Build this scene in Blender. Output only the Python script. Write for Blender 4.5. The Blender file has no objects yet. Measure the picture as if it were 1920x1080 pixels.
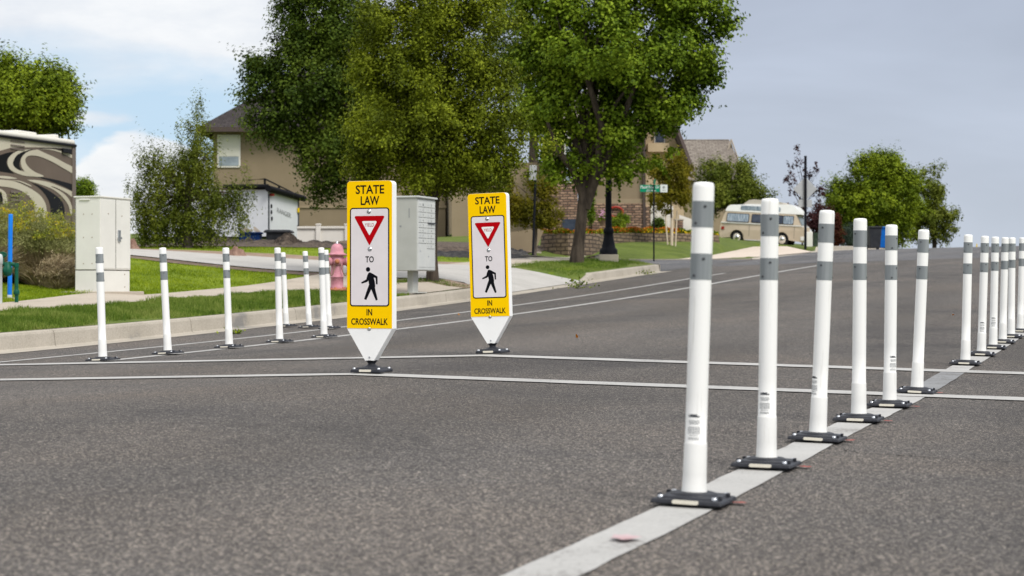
import bpy, bmesh, math, random
import numpy as np
from mathutils import Vector, Matrix
R = math.radians
random.seed(7); rng = np.random.default_rng(7)
S = bpy.context.scene
C = S.collection
# ------------------------------------------------------------------ camera
F = 3480.0                                   # focal length in pixels of the 1920 wide photograph
cam_d = bpy.data.cameras.new('camera'); cam = bpy.data.objects.new('camera', cam_d); C.objects.link(cam)
cam.location = (0, 0, 0); cam.rotation_euler = (R(90), 0, 0)
cam_d.sensor_width = 36; cam_d.lens = F/1920*36; cam_d.clip_start = .1; cam_d.clip_end = 5000
cam_d.dof.use_dof = True; cam_d.dof.focus_distance = 12.3; cam_d.dof.aperture_fstop = 5.6
S.camera = cam
# ------------------------------------------------------------------ light
SUN_EL, SUN_AZ = R(49), R(142)               # azimuth clockwise from the view direction: high, right and behind
sun_d = bpy.data.lights.new('sun', 'SUN'); sun = bpy.data.objects.new('sun', sun_d); C.objects.link(sun)
sun_d.energy = 2.5; sun_d.angle = R(24); sun_d.color = (1, .965, .9)
_d = Vector((math.sin(SUN_AZ)*math.cos(SUN_EL), math.cos(SUN_AZ)*math.cos(SUN_EL), math.sin(SUN_EL)))
sun.rotation_euler = _d.to_track_quat('Z', 'Y').to_euler()
S.view_settings.view_transform = 'Standard'; S.view_settings.look = 'None'
S.view_settings.exposure = 0.22; S.view_settings.gamma = 1
wd = bpy.data.worlds.new('World'); S.world = wd; wd.use_nodes = True
def NT(nt):
    nt.nodes.clear()
    def n(t, **k):
        x = nt.nodes.new(t)
        for a, v in k.items():
            if a == 'i':
                for s, val in v.items(): x.inputs[s].default_value = val
            else: setattr(x, a, v)
        return x
    return n, nt.links.new
def ramp(n, pts, interp='LINEAR'):
    r = n('ShaderNodeValToRGB'); r.color_ramp.interpolation = interp
    e = r.color_ramp.elements
    while len(e) < len(pts): e.new(.5)
    for k, (p, c) in zip(e, pts):
        k.position = p; k.color = (c, c, c, 1) if not isinstance(c, tuple) else (*c, 1)
    return r
def build_world():
    n, L = NT(wd.node_tree)
    tc = n('ShaderNodeTexCoord'); sp = n('ShaderNodeSeparateXYZ'); L(tc.outputs['Generated'], sp.inputs[0])
    def m(op, a, b=None, c=None, clamp=False):
        x = n('ShaderNodeMath', operation=op, use_clamp=clamp)
        for i, v in enumerate((a, b, c)):
            if v is None: continue
            if isinstance(v, (int, float)): x.inputs[i].default_value = v
            else: L(v, x.inputs[i])
        return x.outputs[0]
    az = m('ARCTAN2', sp.outputs['X'], sp.outputs['Y'])      # 0 straight ahead, + to the right
    el = sp.outputs['Z']
    cb = n('ShaderNodeCombineXYZ'); L(az, cb.inputs[0]); L(m('MULTIPLY', el, 2.6), cb.inputs[1])
    n1 = n('ShaderNodeTexNoise', i={'Scale': 7.0, 'Detail': 7, 'Roughness': .52, 'Distortion': .3}); L(cb.outputs[0], n1.inputs['Vector'])
    # cirrus like veil with blue gaps between el .06 and .13
    band = n('ShaderNodeMapRange', interpolation_type='SMOOTHSTEP', i={'From Min': .165, 'From Max': .095}); L(el, band.inputs[0])
    cov = m('SUBTRACT', m('ADD', n1.outputs[0], .21), m('MULTIPLY', band.outputs[0], .36))
    veil = ramp(n, [(.30, 0.0), (.56, 1.0)]); L(cov, veil.inputs[0])
    # low cumulus bank on the left
    nb = n('ShaderNodeTexNoise', i={'Scale': 16.0, 'Detail': 8, 'Roughness': .5}); L(cb.outputs[0], nb.inputs['Vector'])
    nc = n('ShaderNodeTexNoise', i={'Scale': 5.0, 'Detail': 2}); L(cb.outputs[0], nc.inputs['Vector'])
    # hump of the bank around az -.19, top at el about .083
    hump = m('MULTIPLY', m('POWER', 2.718, m('MULTIPLY', m('POWER', m('DIVIDE', m('ADD', az, .197), .035), 2.0), -1.0)), .026)
    top = m('ADD', m('ADD', m('MULTIPLY', m('SUBTRACT', nb.outputs[0], .5), .045), .058), hump)
    bank = n('ShaderNodeMapRange', interpolation_type='SMOOTHSTEP', i={'From Min': -.002, 'From Max': .004}); L(m('SUBTRACT', top, el), bank.inputs[0])
    small = n('ShaderNodeMapRange', interpolation_type='SMOOTHSTEP', i={'From Min': .62, 'From Max': .74})
    def puff(a0, e0, ra, re):
        q = m('ADD', m('POWER', m('DIVIDE', m('ADD', az, -a0), ra), 2.0), m('POWER', m('DIVIDE', m('ADD', el, -e0), re), 2.0))
        x = n('ShaderNodeMapRange', interpolation_type='SMOOTHSTEP', i={'From Min': .45, 'From Max': 1.0}); L(m('ADD', m('SUBTRACT', 1.0, q), m('MULTIPLY', m('SUBTRACT', nb.outputs[0], .5), 2.2)), x.inputs[0]); return m('MULTIPLY', x.outputs[0], .85)
    cloud = m('MAXIMUM', m('MAXIMUM', veil.outputs[0], bank.outputs[0]), m('MAXIMUM', puff(-.226, .103, .030, .010), puff(-.222, .089, .034, .008)))
    nv = n('ShaderNodeTexNoise', i={'Scale': 9.0, 'Detail': 6, 'Roughness': .6}); L(cb.outputs[0], nv.inputs['Vector'])
    white = ramp(n, [(.3, (.64, .68, .75)), (.62, (.86, .865, .875))]); L(nv.outputs[0], white.inputs[0])
    blue = n('ShaderNodeMapRange', i={'From Min': .05, 'From Max': .16}); L(el, blue.inputs[0])
    bl = n('ShaderNodeMix', data_type='RGBA', i={6: (.50, .67, .82, 1), 7: (.47, .62, .78, 1)}); L(blue.outputs[0], bl.inputs[0])
    left = n('ShaderNodeMix', data_type='RGBA'); L(cloud, left.inputs[0]); L(bl.outputs[2], left.inputs[6]); L(white.outputs[0], left.inputs[7])
    # even blue grey cloud deck on the right
    deck = ramp(n, [(.0, (.55, .615, .715)), (.12, (.46, .51, .61)), (.30, (.42, .465, .565))])
    L(m('MULTIPLY', el, 2.0), deck.inputs[0])
    dn = n('ShaderNodeTexNoise', i={'Scale': 3.2, 'Detail': 5, 'Roughness': .55, 'Distortion': .4}); L(cb.outputs[0], dn.inputs['Vector'])
    dr = ramp(n, [(.34, .89), (.66, 1.14)]); L(dn.outputs[0], dr.inputs[0])
    dk = n('ShaderNodeMix', data_type='RGBA', blend_type='MULTIPLY', i={0: 1.0}); L(deck.outputs[0], dk.inputs[6]); L(dr.outputs[0], dk.inputs[7])
    side = n('ShaderNodeMapRange', interpolation_type='SMOOTHSTEP', i={'From Min': -.16, 'From Max': .02}); L(az, side.inputs[0])
    hor = n('ShaderNodeMix', data_type='RGBA'); L(side.outputs[0], hor.inputs[0]); L(left.outputs[2], hor.inputs[6]); L(dk.outputs[2], hor.inputs[7])
    # overhead and behind: bright broken cloud
    up = n('ShaderNodeMapRange', interpolation_type='SMOOTHSTEP', i={'From Min': .2, 'From Max': .6}); L(el, up.inputs[0])
    al = n('ShaderNodeMix', data_type='RGBA', i={7: (1.0, 1.0, 1.02, 1)}); L(up.outputs[0], al.inputs[0]); L(hor.outputs[2], al.inputs[6])
    b1 = n('ShaderNodeBackground', i={'Strength': 1.0}); L(al.outputs[2], b1.inputs[0])
    sk = n('ShaderNodeTexSky', sky_type='NISHITA', sun_disc=False, sun_elevation=SUN_EL, sun_rotation=SUN_AZ, dust_density=1.5)
    b2 = n('ShaderNodeBackground', i={'Strength': .1}); L(sk.outputs[0], b2.inputs[0])
    mx = n('ShaderNodeMixShader', i={0: .9}); L(b2.outputs[0], mx.inputs[1]); L(b1.outputs[0], mx.inputs[2])
    o = n('ShaderNodeOutputWorld'); L(mx.outputs[0], o.inputs[0])
build_world()

# ------------------------------------------------------------------ materials
def mat(name, col, rough=.6, var=None, vscale=5, bump=0, bscale=40, metal=0, spec=.2, detail=6, coat=0, trans=0, stretch=None, emis=None):
    """base colour col, mixed by noise with the second colour var"""
    m = bpy.data.materials.new(name); m.use_nodes = True
    n, L = NT(m.node_tree)
    p = n('ShaderNodeBsdfPrincipled', i={'Roughness': rough, 'Metallic': metal, 'Specular IOR Level': spec, 'Coat Weight': coat})
    o = n('ShaderNodeOutputMaterial')
    tc = n('ShaderNodeTexCoord'); vec = tc.outputs['Object']
    if stretch:
        mp = n('ShaderNodeMapping'); mp.inputs['Scale'].default_value = stretch; L(vec, mp.inputs[0]); vec = mp.outputs[0]
    if var is not None:
        nz = n('ShaderNodeTexNoise', i={'Scale': vscale, 'Detail': detail, 'Roughness': .62}); L(vec, nz.inputs['Vector'])
        r = ramp(n, [(.36, col), (.64, var)]); L(nz.outputs[0], r.inputs[0]); L(r.outputs[0], p.inputs['Base Color'])
    else: p.inputs['Base Color'].default_value = (*col, 1)
    if bump:
        bz = n('ShaderNodeTexNoise', i={'Scale': bscale, 'Detail': 4}); L(vec, bz.inputs['Vector'])
        b = n('ShaderNodeBump', i={'Strength': bump, 'Distance': .02}); L(bz.outputs[0], b.inputs['Height']); L(b.outputs[0], p.inputs['Normal'])
    out = p.outputs[0]
    if trans:
        t = n('ShaderNodeBsdfTranslucent')
        if var is not None: L(r.outputs[0], t.inputs[0])
        else: t.inputs[0].default_value = (*col, 1)
        mx = n('ShaderNodeMixShader', i={0: trans}); L(p.outputs[0], mx.inputs[1]); L(t.outputs[0], mx.inputs[2]); out = mx.outputs[0]
    L(out, o.inputs[0])
    return m
def leaf_mat(name, c1, c2, c3, trans=.35):
    m = bpy.data.materials.new(name); m.use_nodes = True
    n, L = NT(m.node_tree)
    tc = n('ShaderNodeTexCoord')
    a = n('ShaderNodeTexNoise', i={'Scale': 1.1, 'Detail': 3}); L(tc.outputs['Object'], a.inputs['Vector'])
    b = n('ShaderNodeTexNoise', i={'Scale': 13.0, 'Detail': 2}); L(tc.outputs['Object'], b.inputs['Vector'])
    ad = n('ShaderNodeMath', operation='ADD'); L(a.outputs[0], ad.inputs[0]); L(b.outputs[0], ad.inputs[1])
    hf = n('ShaderNodeMath', operation='MULTIPLY', i={1: .5}); L(ad.outputs[0], hf.inputs[0])
    r = ramp(n, [(.40, c1), (.5, c2), (.60, c3)]); L(hf.outputs[0], r.inputs[0])
    p = n('ShaderNodeBsdfPrincipled', i={'Roughness': .6, 'Specular IOR Level': .12}); L(r.outputs[0], p.inputs['Base Color'])
    t = n('ShaderNodeBsdfTranslucent'); L(r.outputs[0], t.inputs[0])
    mx = n('ShaderNodeMixShader', i={0: trans}); L(p.outputs[0], mx.inputs[1]); L(t.outputs[0], mx.inputs[2])
    o = n('ShaderNodeOutputMaterial'); L(mx.outputs[0], o.inputs[0])
    return m
def asphalt_mat(name, base, light, tint=1.0):
    m = bpy.data.materials.new(name); m.use_nodes = True
    n, L = NT(m.node_tree)
    tc = n('ShaderNodeTexCoord'); vec = tc.outputs['Object']
    v1 = n('ShaderNodeTexVoronoi', i={'Scale': 165.0}); L(vec, v1.inputs['Vector'])
    sp = n('ShaderNodeSeparateColor'); L(v1.outputs['Color'], sp.inputs[0])
    r1 = ramp(n, [(0, tuple(x*.22 for x in base)), (.45, tuple(x*.82 for x in base)), (.82, tuple(x*1.42 for x in base)), (.96, light), (1, tuple(min(1, x*1.2) for x in light))]); L(sp.outputs[0], r1.inputs[0])
    v2 = n('ShaderNodeTexNoise', i={'Scale': 85.0, 'Detail': 3, 'Roughness': .7}); L(vec, v2.inputs['Vector'])
    r2 = ramp(n, [(.30, .64), (.70, 1.32)]); L(v2.outputs[0], r2.inputs[0])
    m0 = n('ShaderNodeMapping'); m0.inputs['Rotation'].default_value = (0, 0, R(19.5)); L(vec, m0.inputs[0]); mp = n('ShaderNodeMapping'); mp.inputs['Scale'].default_value = (1.0, .16, 1); L(m0.outputs[0], mp.inputs[0])
    big = n('ShaderNodeTexNoise', i={'Scale': .6, 'Detail': 5, 'Roughness': .55}); L(mp.outputs[0], big.inputs['Vector'])
    r3 = ramp(n, [(.36, .76), (.5, .96), (.64, 1.12)]); L(big.outputs[0], r3.inputs[0])
    st = n('ShaderNodeTexNoise', i={'Scale': .42, 'Detail': 5, 'Roughness': .58, 'Distortion': .5}); L(vec, st.inputs['Vector'])
    r4 = ramp(n, [(.33, (.70, .71, .74)), (.46, (.98, .98, .98)), (.66, (1.12, 1.07, 1.02))]); L(st.outputs[0], r4.inputs[0])
    cur = r1.outputs[0]
    for r_ in (r2, r3, r4):
        x = n('ShaderNodeMix', data_type='RGBA', blend_type='MULTIPLY', i={0: 1.0}); L(cur, x.inputs[6]); L(r_.outputs[0], x.inputs[7]); cur = x.outputs[2]
    # hairline cracks
    cn = n('ShaderNodeTexNoise', i={'Scale': 1.3, 'Detail': 5}); L(vec, cn.inputs['Vector'])
    ca = n('ShaderNodeMix', data_type='RGBA', i={0: .22}); L(vec, ca.inputs[6]); L(cn.outputs['Color'], ca.inputs[7])
    vc = n('ShaderNodeTexVoronoi', feature='DISTANCE_TO_EDGE', i={'Scale': .32}); L(ca.outputs[2], vc.inputs['Vector'])
    rc = ramp(n, [(.0, .78), (.0012, .86), (.003, 1.0)]); L(vc.outputs[0], rc.inputs[0])
    x = n('ShaderNodeMix', data_type='RGBA', blend_type='MULTIPLY', i={0: 1.0}); L(cur, x.inputs[6]); L(rc.outputs[0], x.inputs[7]); cur = x.outputs[2]
    p = n('ShaderNodeBsdfPrincipled', i={'Roughness': .85, 'Specular IOR Level': .3}); L(cur, p.inputs['Base Color'])
    b = n('ShaderNodeBump', i={'Strength': .7, 'Distance': .006}); L(v1.outputs['Distance'], b.inputs['Height']); L(b.outputs[0], p.inputs['Normal'])
    o = n('ShaderNodeOutputMaterial'); L(p.outputs[0], o.inputs[0])
    return m
def paint_mat(name, col, under, wear=.4):
    m = bpy.data.materials.new(name); m.use_nodes = True
    n, L = NT(m.node_tree); tc = n('ShaderNodeTexCoord')
    a = n('ShaderNodeTexNoise', i={'Scale': 75.0, 'Detail': 3, 'Roughness': .7}); L(tc.outputs['Object'], a.inputs['Vector'])
    b = n('ShaderNodeTexNoise', i={'Scale': 3.0, 'Detail': 5}); L(tc.outputs['Object'], b.inputs['Vector'])
    ad = n('ShaderNodeMath', operation='ADD'); L(a.outputs[0], ad.inputs[0]); L(b.outputs[0], ad.inputs[1])
    hf = n('ShaderNodeMath', operation='MULTIPLY', i={1: .5}); L(ad.outputs[0], hf.inputs[0])
    r = ramp(n, [(wear-.06, under), (wear, tuple(x*.85 for x in col)), (.62, col)]); L(hf.outputs[0], r.inputs[0])
    p = n('ShaderNodeBsdfPrincipled', i={'Roughness': .7, 'Specular IOR Level': .3}); L(r.outputs[0], p.inputs['Base Color'])
    bm_ = n('ShaderNodeBump', i={'Strength': .4, 'Distance': .004}); L(a.outputs[0], bm_.inputs['Height']); L(bm_.outputs[0], p.inputs['Normal'])
    o = n('ShaderNodeOutputMaterial'); L(p.outputs[0], o.inputs[0])
    return m
def grass_mat(name, c1, c2, c3):
    m = bpy.data.materials.new(name); m.use_nodes = True
    n, L = NT(m.node_tree); tc = n('ShaderNodeTexCoord')
    a = n('ShaderNodeTexNoise', i={'Scale': .9, 'Detail': 5, 'Roughness': .6}); L(tc.outputs['Object'], a.inputs['Vector'])
    b = n('ShaderNodeTexNoise', i={'Scale': 26.0, 'Detail': 4, 'Roughness': .7}); L(tc.outputs['Object'], b.inputs['Vector'])
    ad = n('ShaderNodeMath', operation='ADD'); L(a.outputs[0], ad.inputs[0]); L(b.outputs[0], ad.inputs[1])
    hf = n('ShaderNodeMath', operation='MULTIPLY', i={1: .5}); L(ad.outputs[0], hf.inputs[0])
    r = ramp(n, [(.38, c1), (.5, c2), (.62, c3)]); L(hf.outputs[0], r.inputs[0])
    p = n('ShaderNodeBsdfPrincipled', i={'Roughness': .75, 'Specular IOR Level': .15}); L(r.outputs[0], p.inputs['Base Color'])
    bm_ = n('ShaderNodeBump', i={'Strength': .9, 'Distance': .04}); L(b.outputs[0], bm_.inputs['Height']); L(bm_.outputs[0], p.inputs['Normal'])
    o = n('ShaderNodeOutputMaterial'); L(p.outputs[0], o.inputs[0])
    return m
def brick_mat(name, c1, c2, mortar, w, h, rough=.9, bump=.6, off=.5, msize=.02, swap=None):
    m = bpy.data.materials.new(name); m.use_nodes = True
    n, L = NT(m.node_tree); tc = n('ShaderNodeTexCoord')
    mp = n('ShaderNodeMapping'); mp.inputs['Rotation'].default_value = swap or (R(90), 0, 0)
    L(tc.outputs['Object'], mp.inputs[0])
    nz = n('ShaderNodeTexNoise', i={'Scale': 2.5, 'Detail': 3}); L(mp.outputs[0], nz.inputs['Vector'])
    mv = n('ShaderNodeMix', data_type='RGBA', i={0: .06 if bump > .5 else 0.0}); L(mp.outputs[0], mv.inputs[6]); L(nz.outputs['Color'], mv.inputs[7])
    br = n('ShaderNodeTexBrick', offset=off, i={'Color1': (*c1, 1), 'Color2': (*c2, 1), 'Mortar': (*mortar, 1), 'Scale': 1.0, 'Mortar Size': msize, 'Brick Width': w, 'Row Height': h, 'Mortar Smooth': .3})
    L(mv.outputs[2], br.inputs['Vector'])
    vn = n('ShaderNodeTexNoise', i={'Scale': 9.0, 'Detail': 5}); L(tc.outputs['Object'], vn.inputs['Vector'])
    vr = ramp(n, [(.3, .7), (.7, 1.3)]); L(vn.outputs[0], vr.inputs[0])
    x = n('ShaderNodeMix', data_type='RGBA', blend_type='MULTIPLY', i={0: 1.0}); L(br.outputs['Color'], x.inputs[6]); L(vr.outputs[0], x.inputs[7])
    p = n('ShaderNodeBsdfPrincipled', i={'Roughness': rough, 'Specular IOR Level': .2}); L(x.outputs[2], p.inputs['Base Color'])
    b = n('ShaderNodeBump', invert=True, i={'Strength': bump, 'Distance': .03}); L(br.outputs['Fac'], b.inputs['Height']); L(b.outputs[0], p.inputs['Normal'])
    o = n('ShaderNodeOutputMaterial'); L(p.outputs[0], o.inputs[0])
    return m
def concrete_mat(name, c1, c2, stain, joint=0):
    m = bpy.data.materials.new(name); m.use_nodes = True
    n, L = NT(m.node_tree); tc = n('ShaderNodeTexCoord')
    a = n('ShaderNodeTexNoise', i={'Scale': 1.4, 'Detail': 8, 'Roughness': .65}); L(tc.outputs['Object'], a.inputs['Vector'])
    r = ramp(n, [(.3, stain), (.42, c1), (.66, c2)]); L(a.outputs[0], r.inputs[0])
    f = n('ShaderNodeTexNoise', i={'Scale': 60.0, 'Detail': 4}); L(tc.outputs['Object'], f.inputs['Vector'])
    fr = ramp(n, [(.3, .85), (.7, 1.12)]); L(f.outputs[0], fr.inputs[0])
    x = n('ShaderNodeMix', data_type='RGBA', blend_type='MULTIPLY', i={0: 1.0}); L(r.outputs[0], x.inputs[6]); L(fr.outputs[0], x.inputs[7])
    p = n('ShaderNodeBsdfPrincipled', i={'Roughness': .85, 'Specular IOR Level': .25}); L(x.outputs[2], p.inputs['Base Color'])
    b = n('ShaderNodeBump', i={'Strength': .25, 'Distance': .01}); L(f.outputs[0], b.inputs['Height']); L(b.outputs[0], p.inputs['Normal'])
    o = n('ShaderNodeOutputMaterial'); L(p.outputs[0], o.inputs[0])
    return m
ASP = (.096, .088, .083)
M = dict(
 road=asphalt_mat('asphalt', ASP, (.32, .285, .245)),
 road2=asphalt_mat('newer asphalt', (.125, .125, .13), (.25, .25, .26)),
 paint=paint_mat('white road paint', (.44, .435, .42), (.22, .21, .20), .44),
 paint_old=paint_mat('worn out road paint', (.24, .245, .25), (.13, .125, .12), .47),
 paint_red=mat('red marking paint', (.55, .09, .07), .8, (.12, .09, .08), 90),
 paint_pink=mat('pink marking paint', (.50, .40, .41), .8, (.45, .30, .31), 30),
 kerb=concrete_mat('kerb concrete', (.37, .335, .28), (.44, .40, .34), (.23, .22, .205)),
 walk=concrete_mat('sidewalk concrete', (.42, .365, .30), (.47, .415, .345), (.35, .31, .26)),
 drive=concrete_mat('driveway concrete', (.41, .395, .37), (.47, .455, .43), (.36, .35, .33)),
 drive2=concrete_mat('warm driveway concrete', (.56, .48, .40), (.62, .54, .46), (.47, .41, .34)),
 grass=grass_mat('lawn', (.10, .155, .008), (.17, .24, .010), (.25, .32, .020)),
 grass2=grass_mat('far lawn', (.075, .105, .018), (.105, .145, .022), (.15, .185, .035)),
 verge=grass_mat('verge grass', (.075, .12, .02), (.12, .17, .025), (.22, .215, .07)),
 blade=leaf_mat('grass blades', (.12, .18, .008), (.21, .29, .010), (.33, .40, .03), .4),
 blade2=leaf_mat('verge blades', (.07, .125, .015), (.13, .205, .025), (.25, .30, .07), .4),
 dirt=mat('dirt', (.105, .075, .055), .95, (.20, .15, .115), 3, 1, 18),
 dirt2=mat('reddish dirt', (.23, .16, .115), .95, (.33, .25, .19), 4, .8, 14),
 mulch=mat('dark mulch', (.045, .036, .03), .95, (.16, .125, .10), 9, 1, 22),
 rock=mat('red rock', (.21, .125, .095), .9, (.32, .21, .165), 6, .8, 12),
 darkrock=mat('dark rock', (.03, .03, .034), .9, (.09, .085, .08), 6, .8, 12),
 plastic=mat('white post plastic', (.84, .84, .82), .42, (.88, .88, .86), 9, .03, 60),
 tube=None,
 band=mat('grey reflective sheeting', (.20, .22, .23), .38, (.27, .29, .30), 30, 0, stretch=(1, 1, .05)),
 rivet=mat('dark rivet', (.06, .065, .07), .4),
 rubber=mat('dark rubber', (.016, .017, .022), .45, (.032, .034, .042), 14, .25, 60, spec=.25),
 steel=mat('zinc bolt', (.55, .57, .6), .3, metal=1),
 cream=mat('cream reflector', (.66, .62, .52), .4, (.72, .68, .58), 90),
 ink=mat('label ink', (.27, .28, .29), .6), ink2=mat('dark label ink', (.05, .055, .065), .6),
 yellow=mat('yellow sheeting', (1.0, .60, .000), .6, (1.0, .625, .0), 6, spec=.05),
 white=mat('white sign body', (.86, .86, .85), .4, (.90, .90, .89), 5),
 greyw=mat('white prismatic sheeting', (.74, .69, .705), .5, (.78, .73, .745), 8),
 black=mat('black sign ink', (.004, .004, .007), .7, spec=.08),
 red=mat('red sign ink', (.46, .000, .004), .6, spec=.06),
 cab=mat('almond cabinet paint', (.70, .69, .65), .5, (.75, .74, .70), 2.5, .05, 30),
 cab_dark=mat('cabinet seam', (.16, .155, .14), .7), rust=mat('rusty bolt', (.25, .17, .1), .7),
 mail=mat('grey mailbox paint', (.42, .425, .395), .45, (.46, .465, .435), 3, .04, 20),
 maildoor=mat('light mailbox door', (.55, .565, .55), .4, (.60, .61, .59), 5),
 pink=mat('faded pink hydrant paint', (.50, .20, .25), .6, (.60, .29, .34), 9, .25, 30),
 orange=mat('rusty orange paint', (.50, .20, .09), .7, (.40, .15, .10), 14, .3, 30),
 chain=mat('rusty chain', (.22, .15, .09), .7),
 blue=mat('blue marker plastic', (.005, .16, .66), .4, (.01, .2, .72), 8),
 green=mat('dark green enamel', (.004, .060, .038), .35, (.008, .10, .06), 12, .2, 20),
 pipegrey=mat('grey pipe', (.42, .46, .46), .5, (.5, .53, .53), 8),
 bark=mat('bark', (.030, .023, .018), .95, (.085, .067, .052), 8, 1, 22, stretch=(1, 1, .25)),
 bark_lt=mat('grey bark', (.09, .07, .058), .95, (.17, .14, .12), 9, 1, 24, stretch=(1, 1, .25)),
 stake=mat('pale stake', (.50, .41, .31), .8, (.62, .53, .42), 8),
 stucco=mat('tan stucco', (.285, .225, .150), .9, (.31, .245, .165), 1.5, .3, 60),
 stucco2=mat('olive taupe stucco', (.235, .185, .122), .9, (.255, .20, .135), 1.5, .3, 60),
 stucco3=mat('light beige stucco', (.44, .335, .215), .9, (.48, .37, .24), 1.5, .3, 60),
 shingle=brick_mat('dark roof shingles', (.036, .030, .031), (.052, .044, .045), (.02, .018, .018), .3, .15, .9, .3, .5, .012, (0, 0, 0)),
 shingle2=brick_mat('grey brown shingles', (.17, .145, .125), (.24, .21, .18), (.10, .085, .075), .45, .2, .9, .4, .5, .02, (0, 0, 0)),
 fascia=mat('brown fascia', (.075, .055, .050), .6), fascia_lt=mat('beige fascia', (.40, .34, .28), .6),
 blind=mat('window blind', (.66, .64, .56), .7, (.72, .70, .62), 3), glass=mat('window glass', (.22, .26, .30), .12, (.32, .37, .42), 2),
 darkglass=mat('dark glass', (.035, .045, .07), .1, (.07, .085, .12), 3),
 curtain=mat('blue curtain behind glass', (.12, .17, .23), .25, (.42, .48, .55), 9, stretch=(2, 1, .4)),
 stone=brick_mat('ledge stone', (.44, .29, .20), (.17, .10, .075), (.11, .08, .065), .27, .095, .9, .9, .37, .022),
 block=brick_mat('retaining block', (.22, .165, .11), (.15, .11, .075), (.075, .056, .042), .24, .115, .95, .8, .5, .02),
 vinyl=mat('white vinyl', (.68, .65, .60), .5, (.73, .70, .65), 3),
 trailer=mat('white trailer skin', (.66, .68, .72), .35, (.70, .72, .76), 2), blackm=mat('black metal', (.008, .008, .010), .7, spec=.08),
 dumpblue=mat('blue bin plastic', (.010, .03, .12), .7, (.014, .045, .17), 5, spec=.1), brightblue=mat('bright blue bin plastic', (.004, .12, .50), .45, (.006, .15, .56), 5),
 darkbin=mat('charcoal bin plastic', (.02, .022, .027), .5, (.035, .037, .042), 6),
 rvcream=mat('motorhome cream paint', (.50, .46, .37), .35, (.54, .50, .41), 1), rvtaupe=mat('motorhome taupe paint', (.135, .105, .085), .35, (.155, .12, .098), 1),
 rvblack=mat('motorhome black paint', (.008, .008, .009), .3), rvwhite=mat('motorhome roof', (.70, .68, .62), .4), rvtrim=mat('motorhome trim', (.17, .14, .125), .4),
 van=mat('beige van paint', (.50, .415, .315), .35, (.54, .45, .345), 2, coat=.4), vanw=mat('white van top', (.74, .74, .72), .35, (.78, .78, .76), 2, coat=.4),
 tan=mat('tan fibreglass', (.46, .42, .36), .6), chrome=mat('chrome', (.75, .75, .77), .18, metal=1), hub=mat('cream wheel', (.62, .57, .48), .5), tyre=mat('tyre', (.02, .02, .022), .8),
 lampred=mat('tail lamp', (.30, .03, .02), .3), lampw=mat('headlamp', (.8, .82, .85), .15),
 lamp=mat('black lamp post paint', (.007, .008, .012), .6, (.011, .012, .017), 6, spec=.1), lens=mat('lamp glass', (.10, .11, .13), .3),
 sgreen=mat('green street sign', (.003, .25, .13), .45), swhite=mat('white lettering', (.72, .76, .74), .5), signback=mat('bare aluminium sign back', (.40, .41, .42), .45, (.45, .46, .47), 2, metal=.2),
 leafA=leaf_mat('pear leaves', (.052, .071, .004), (.122, .154, .006), (.275, .322, .021), .23),
 leafB=leaf_mat('maple leaves', (.042, .076, .004), (.112, .178, .008), (.275, .365, .028), .22),
 leafC=leaf_mat('dark leaves', (.024, .046, .004), (.060, .098, .009), (.14, .195, .021), .2),
 leafD=leaf_mat('olive leaves', (.055, .078, .008), (.125, .155, .016), (.25, .28, .040), .25),
 leafE=leaf_mat('bright leaves', (.055, .090, .004), (.135, .19, .007), (.29, .36, .020), .22),
 leafF=leaf_mat('autumn tinged leaves', (.10, .10, .006), (.165, .155, .010), (.27, .22, .016), .45),
 leafP=leaf_mat('purple leaves', (.030, .010, .012), (.055, .018, .020), (.085, .030, .030)),
 leafR=leaf_mat('red brown needles', (.055, .016, .008), (.095, .026, .012), (.14, .045, .02)),
 leafG=leaf_mat('blue green needles', (.035, .055, .04), (.06, .085, .06), (.10, .13, .10)),
 straw=leaf_mat('dry stems', (.24, .18, .11), (.46, .37, .23), (.68, .57, .38), .3),
 sage=leaf_mat('grey green stems', (.17, .185, .06), (.28, .29, .11), (.42, .42, .18), .35),
 ybloom=leaf_mat('yellow green bloom', (.26, .32, .04), (.42, .43, .04), (.66, .46, .02), .35),
 obloom=leaf_mat('orange bloom', (.30, .07, .006), (.40, .12, .010), (.50, .24, .015), .2), yflower=mat('yellow flowers', (.72, .50, .01), .7),
)
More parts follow.
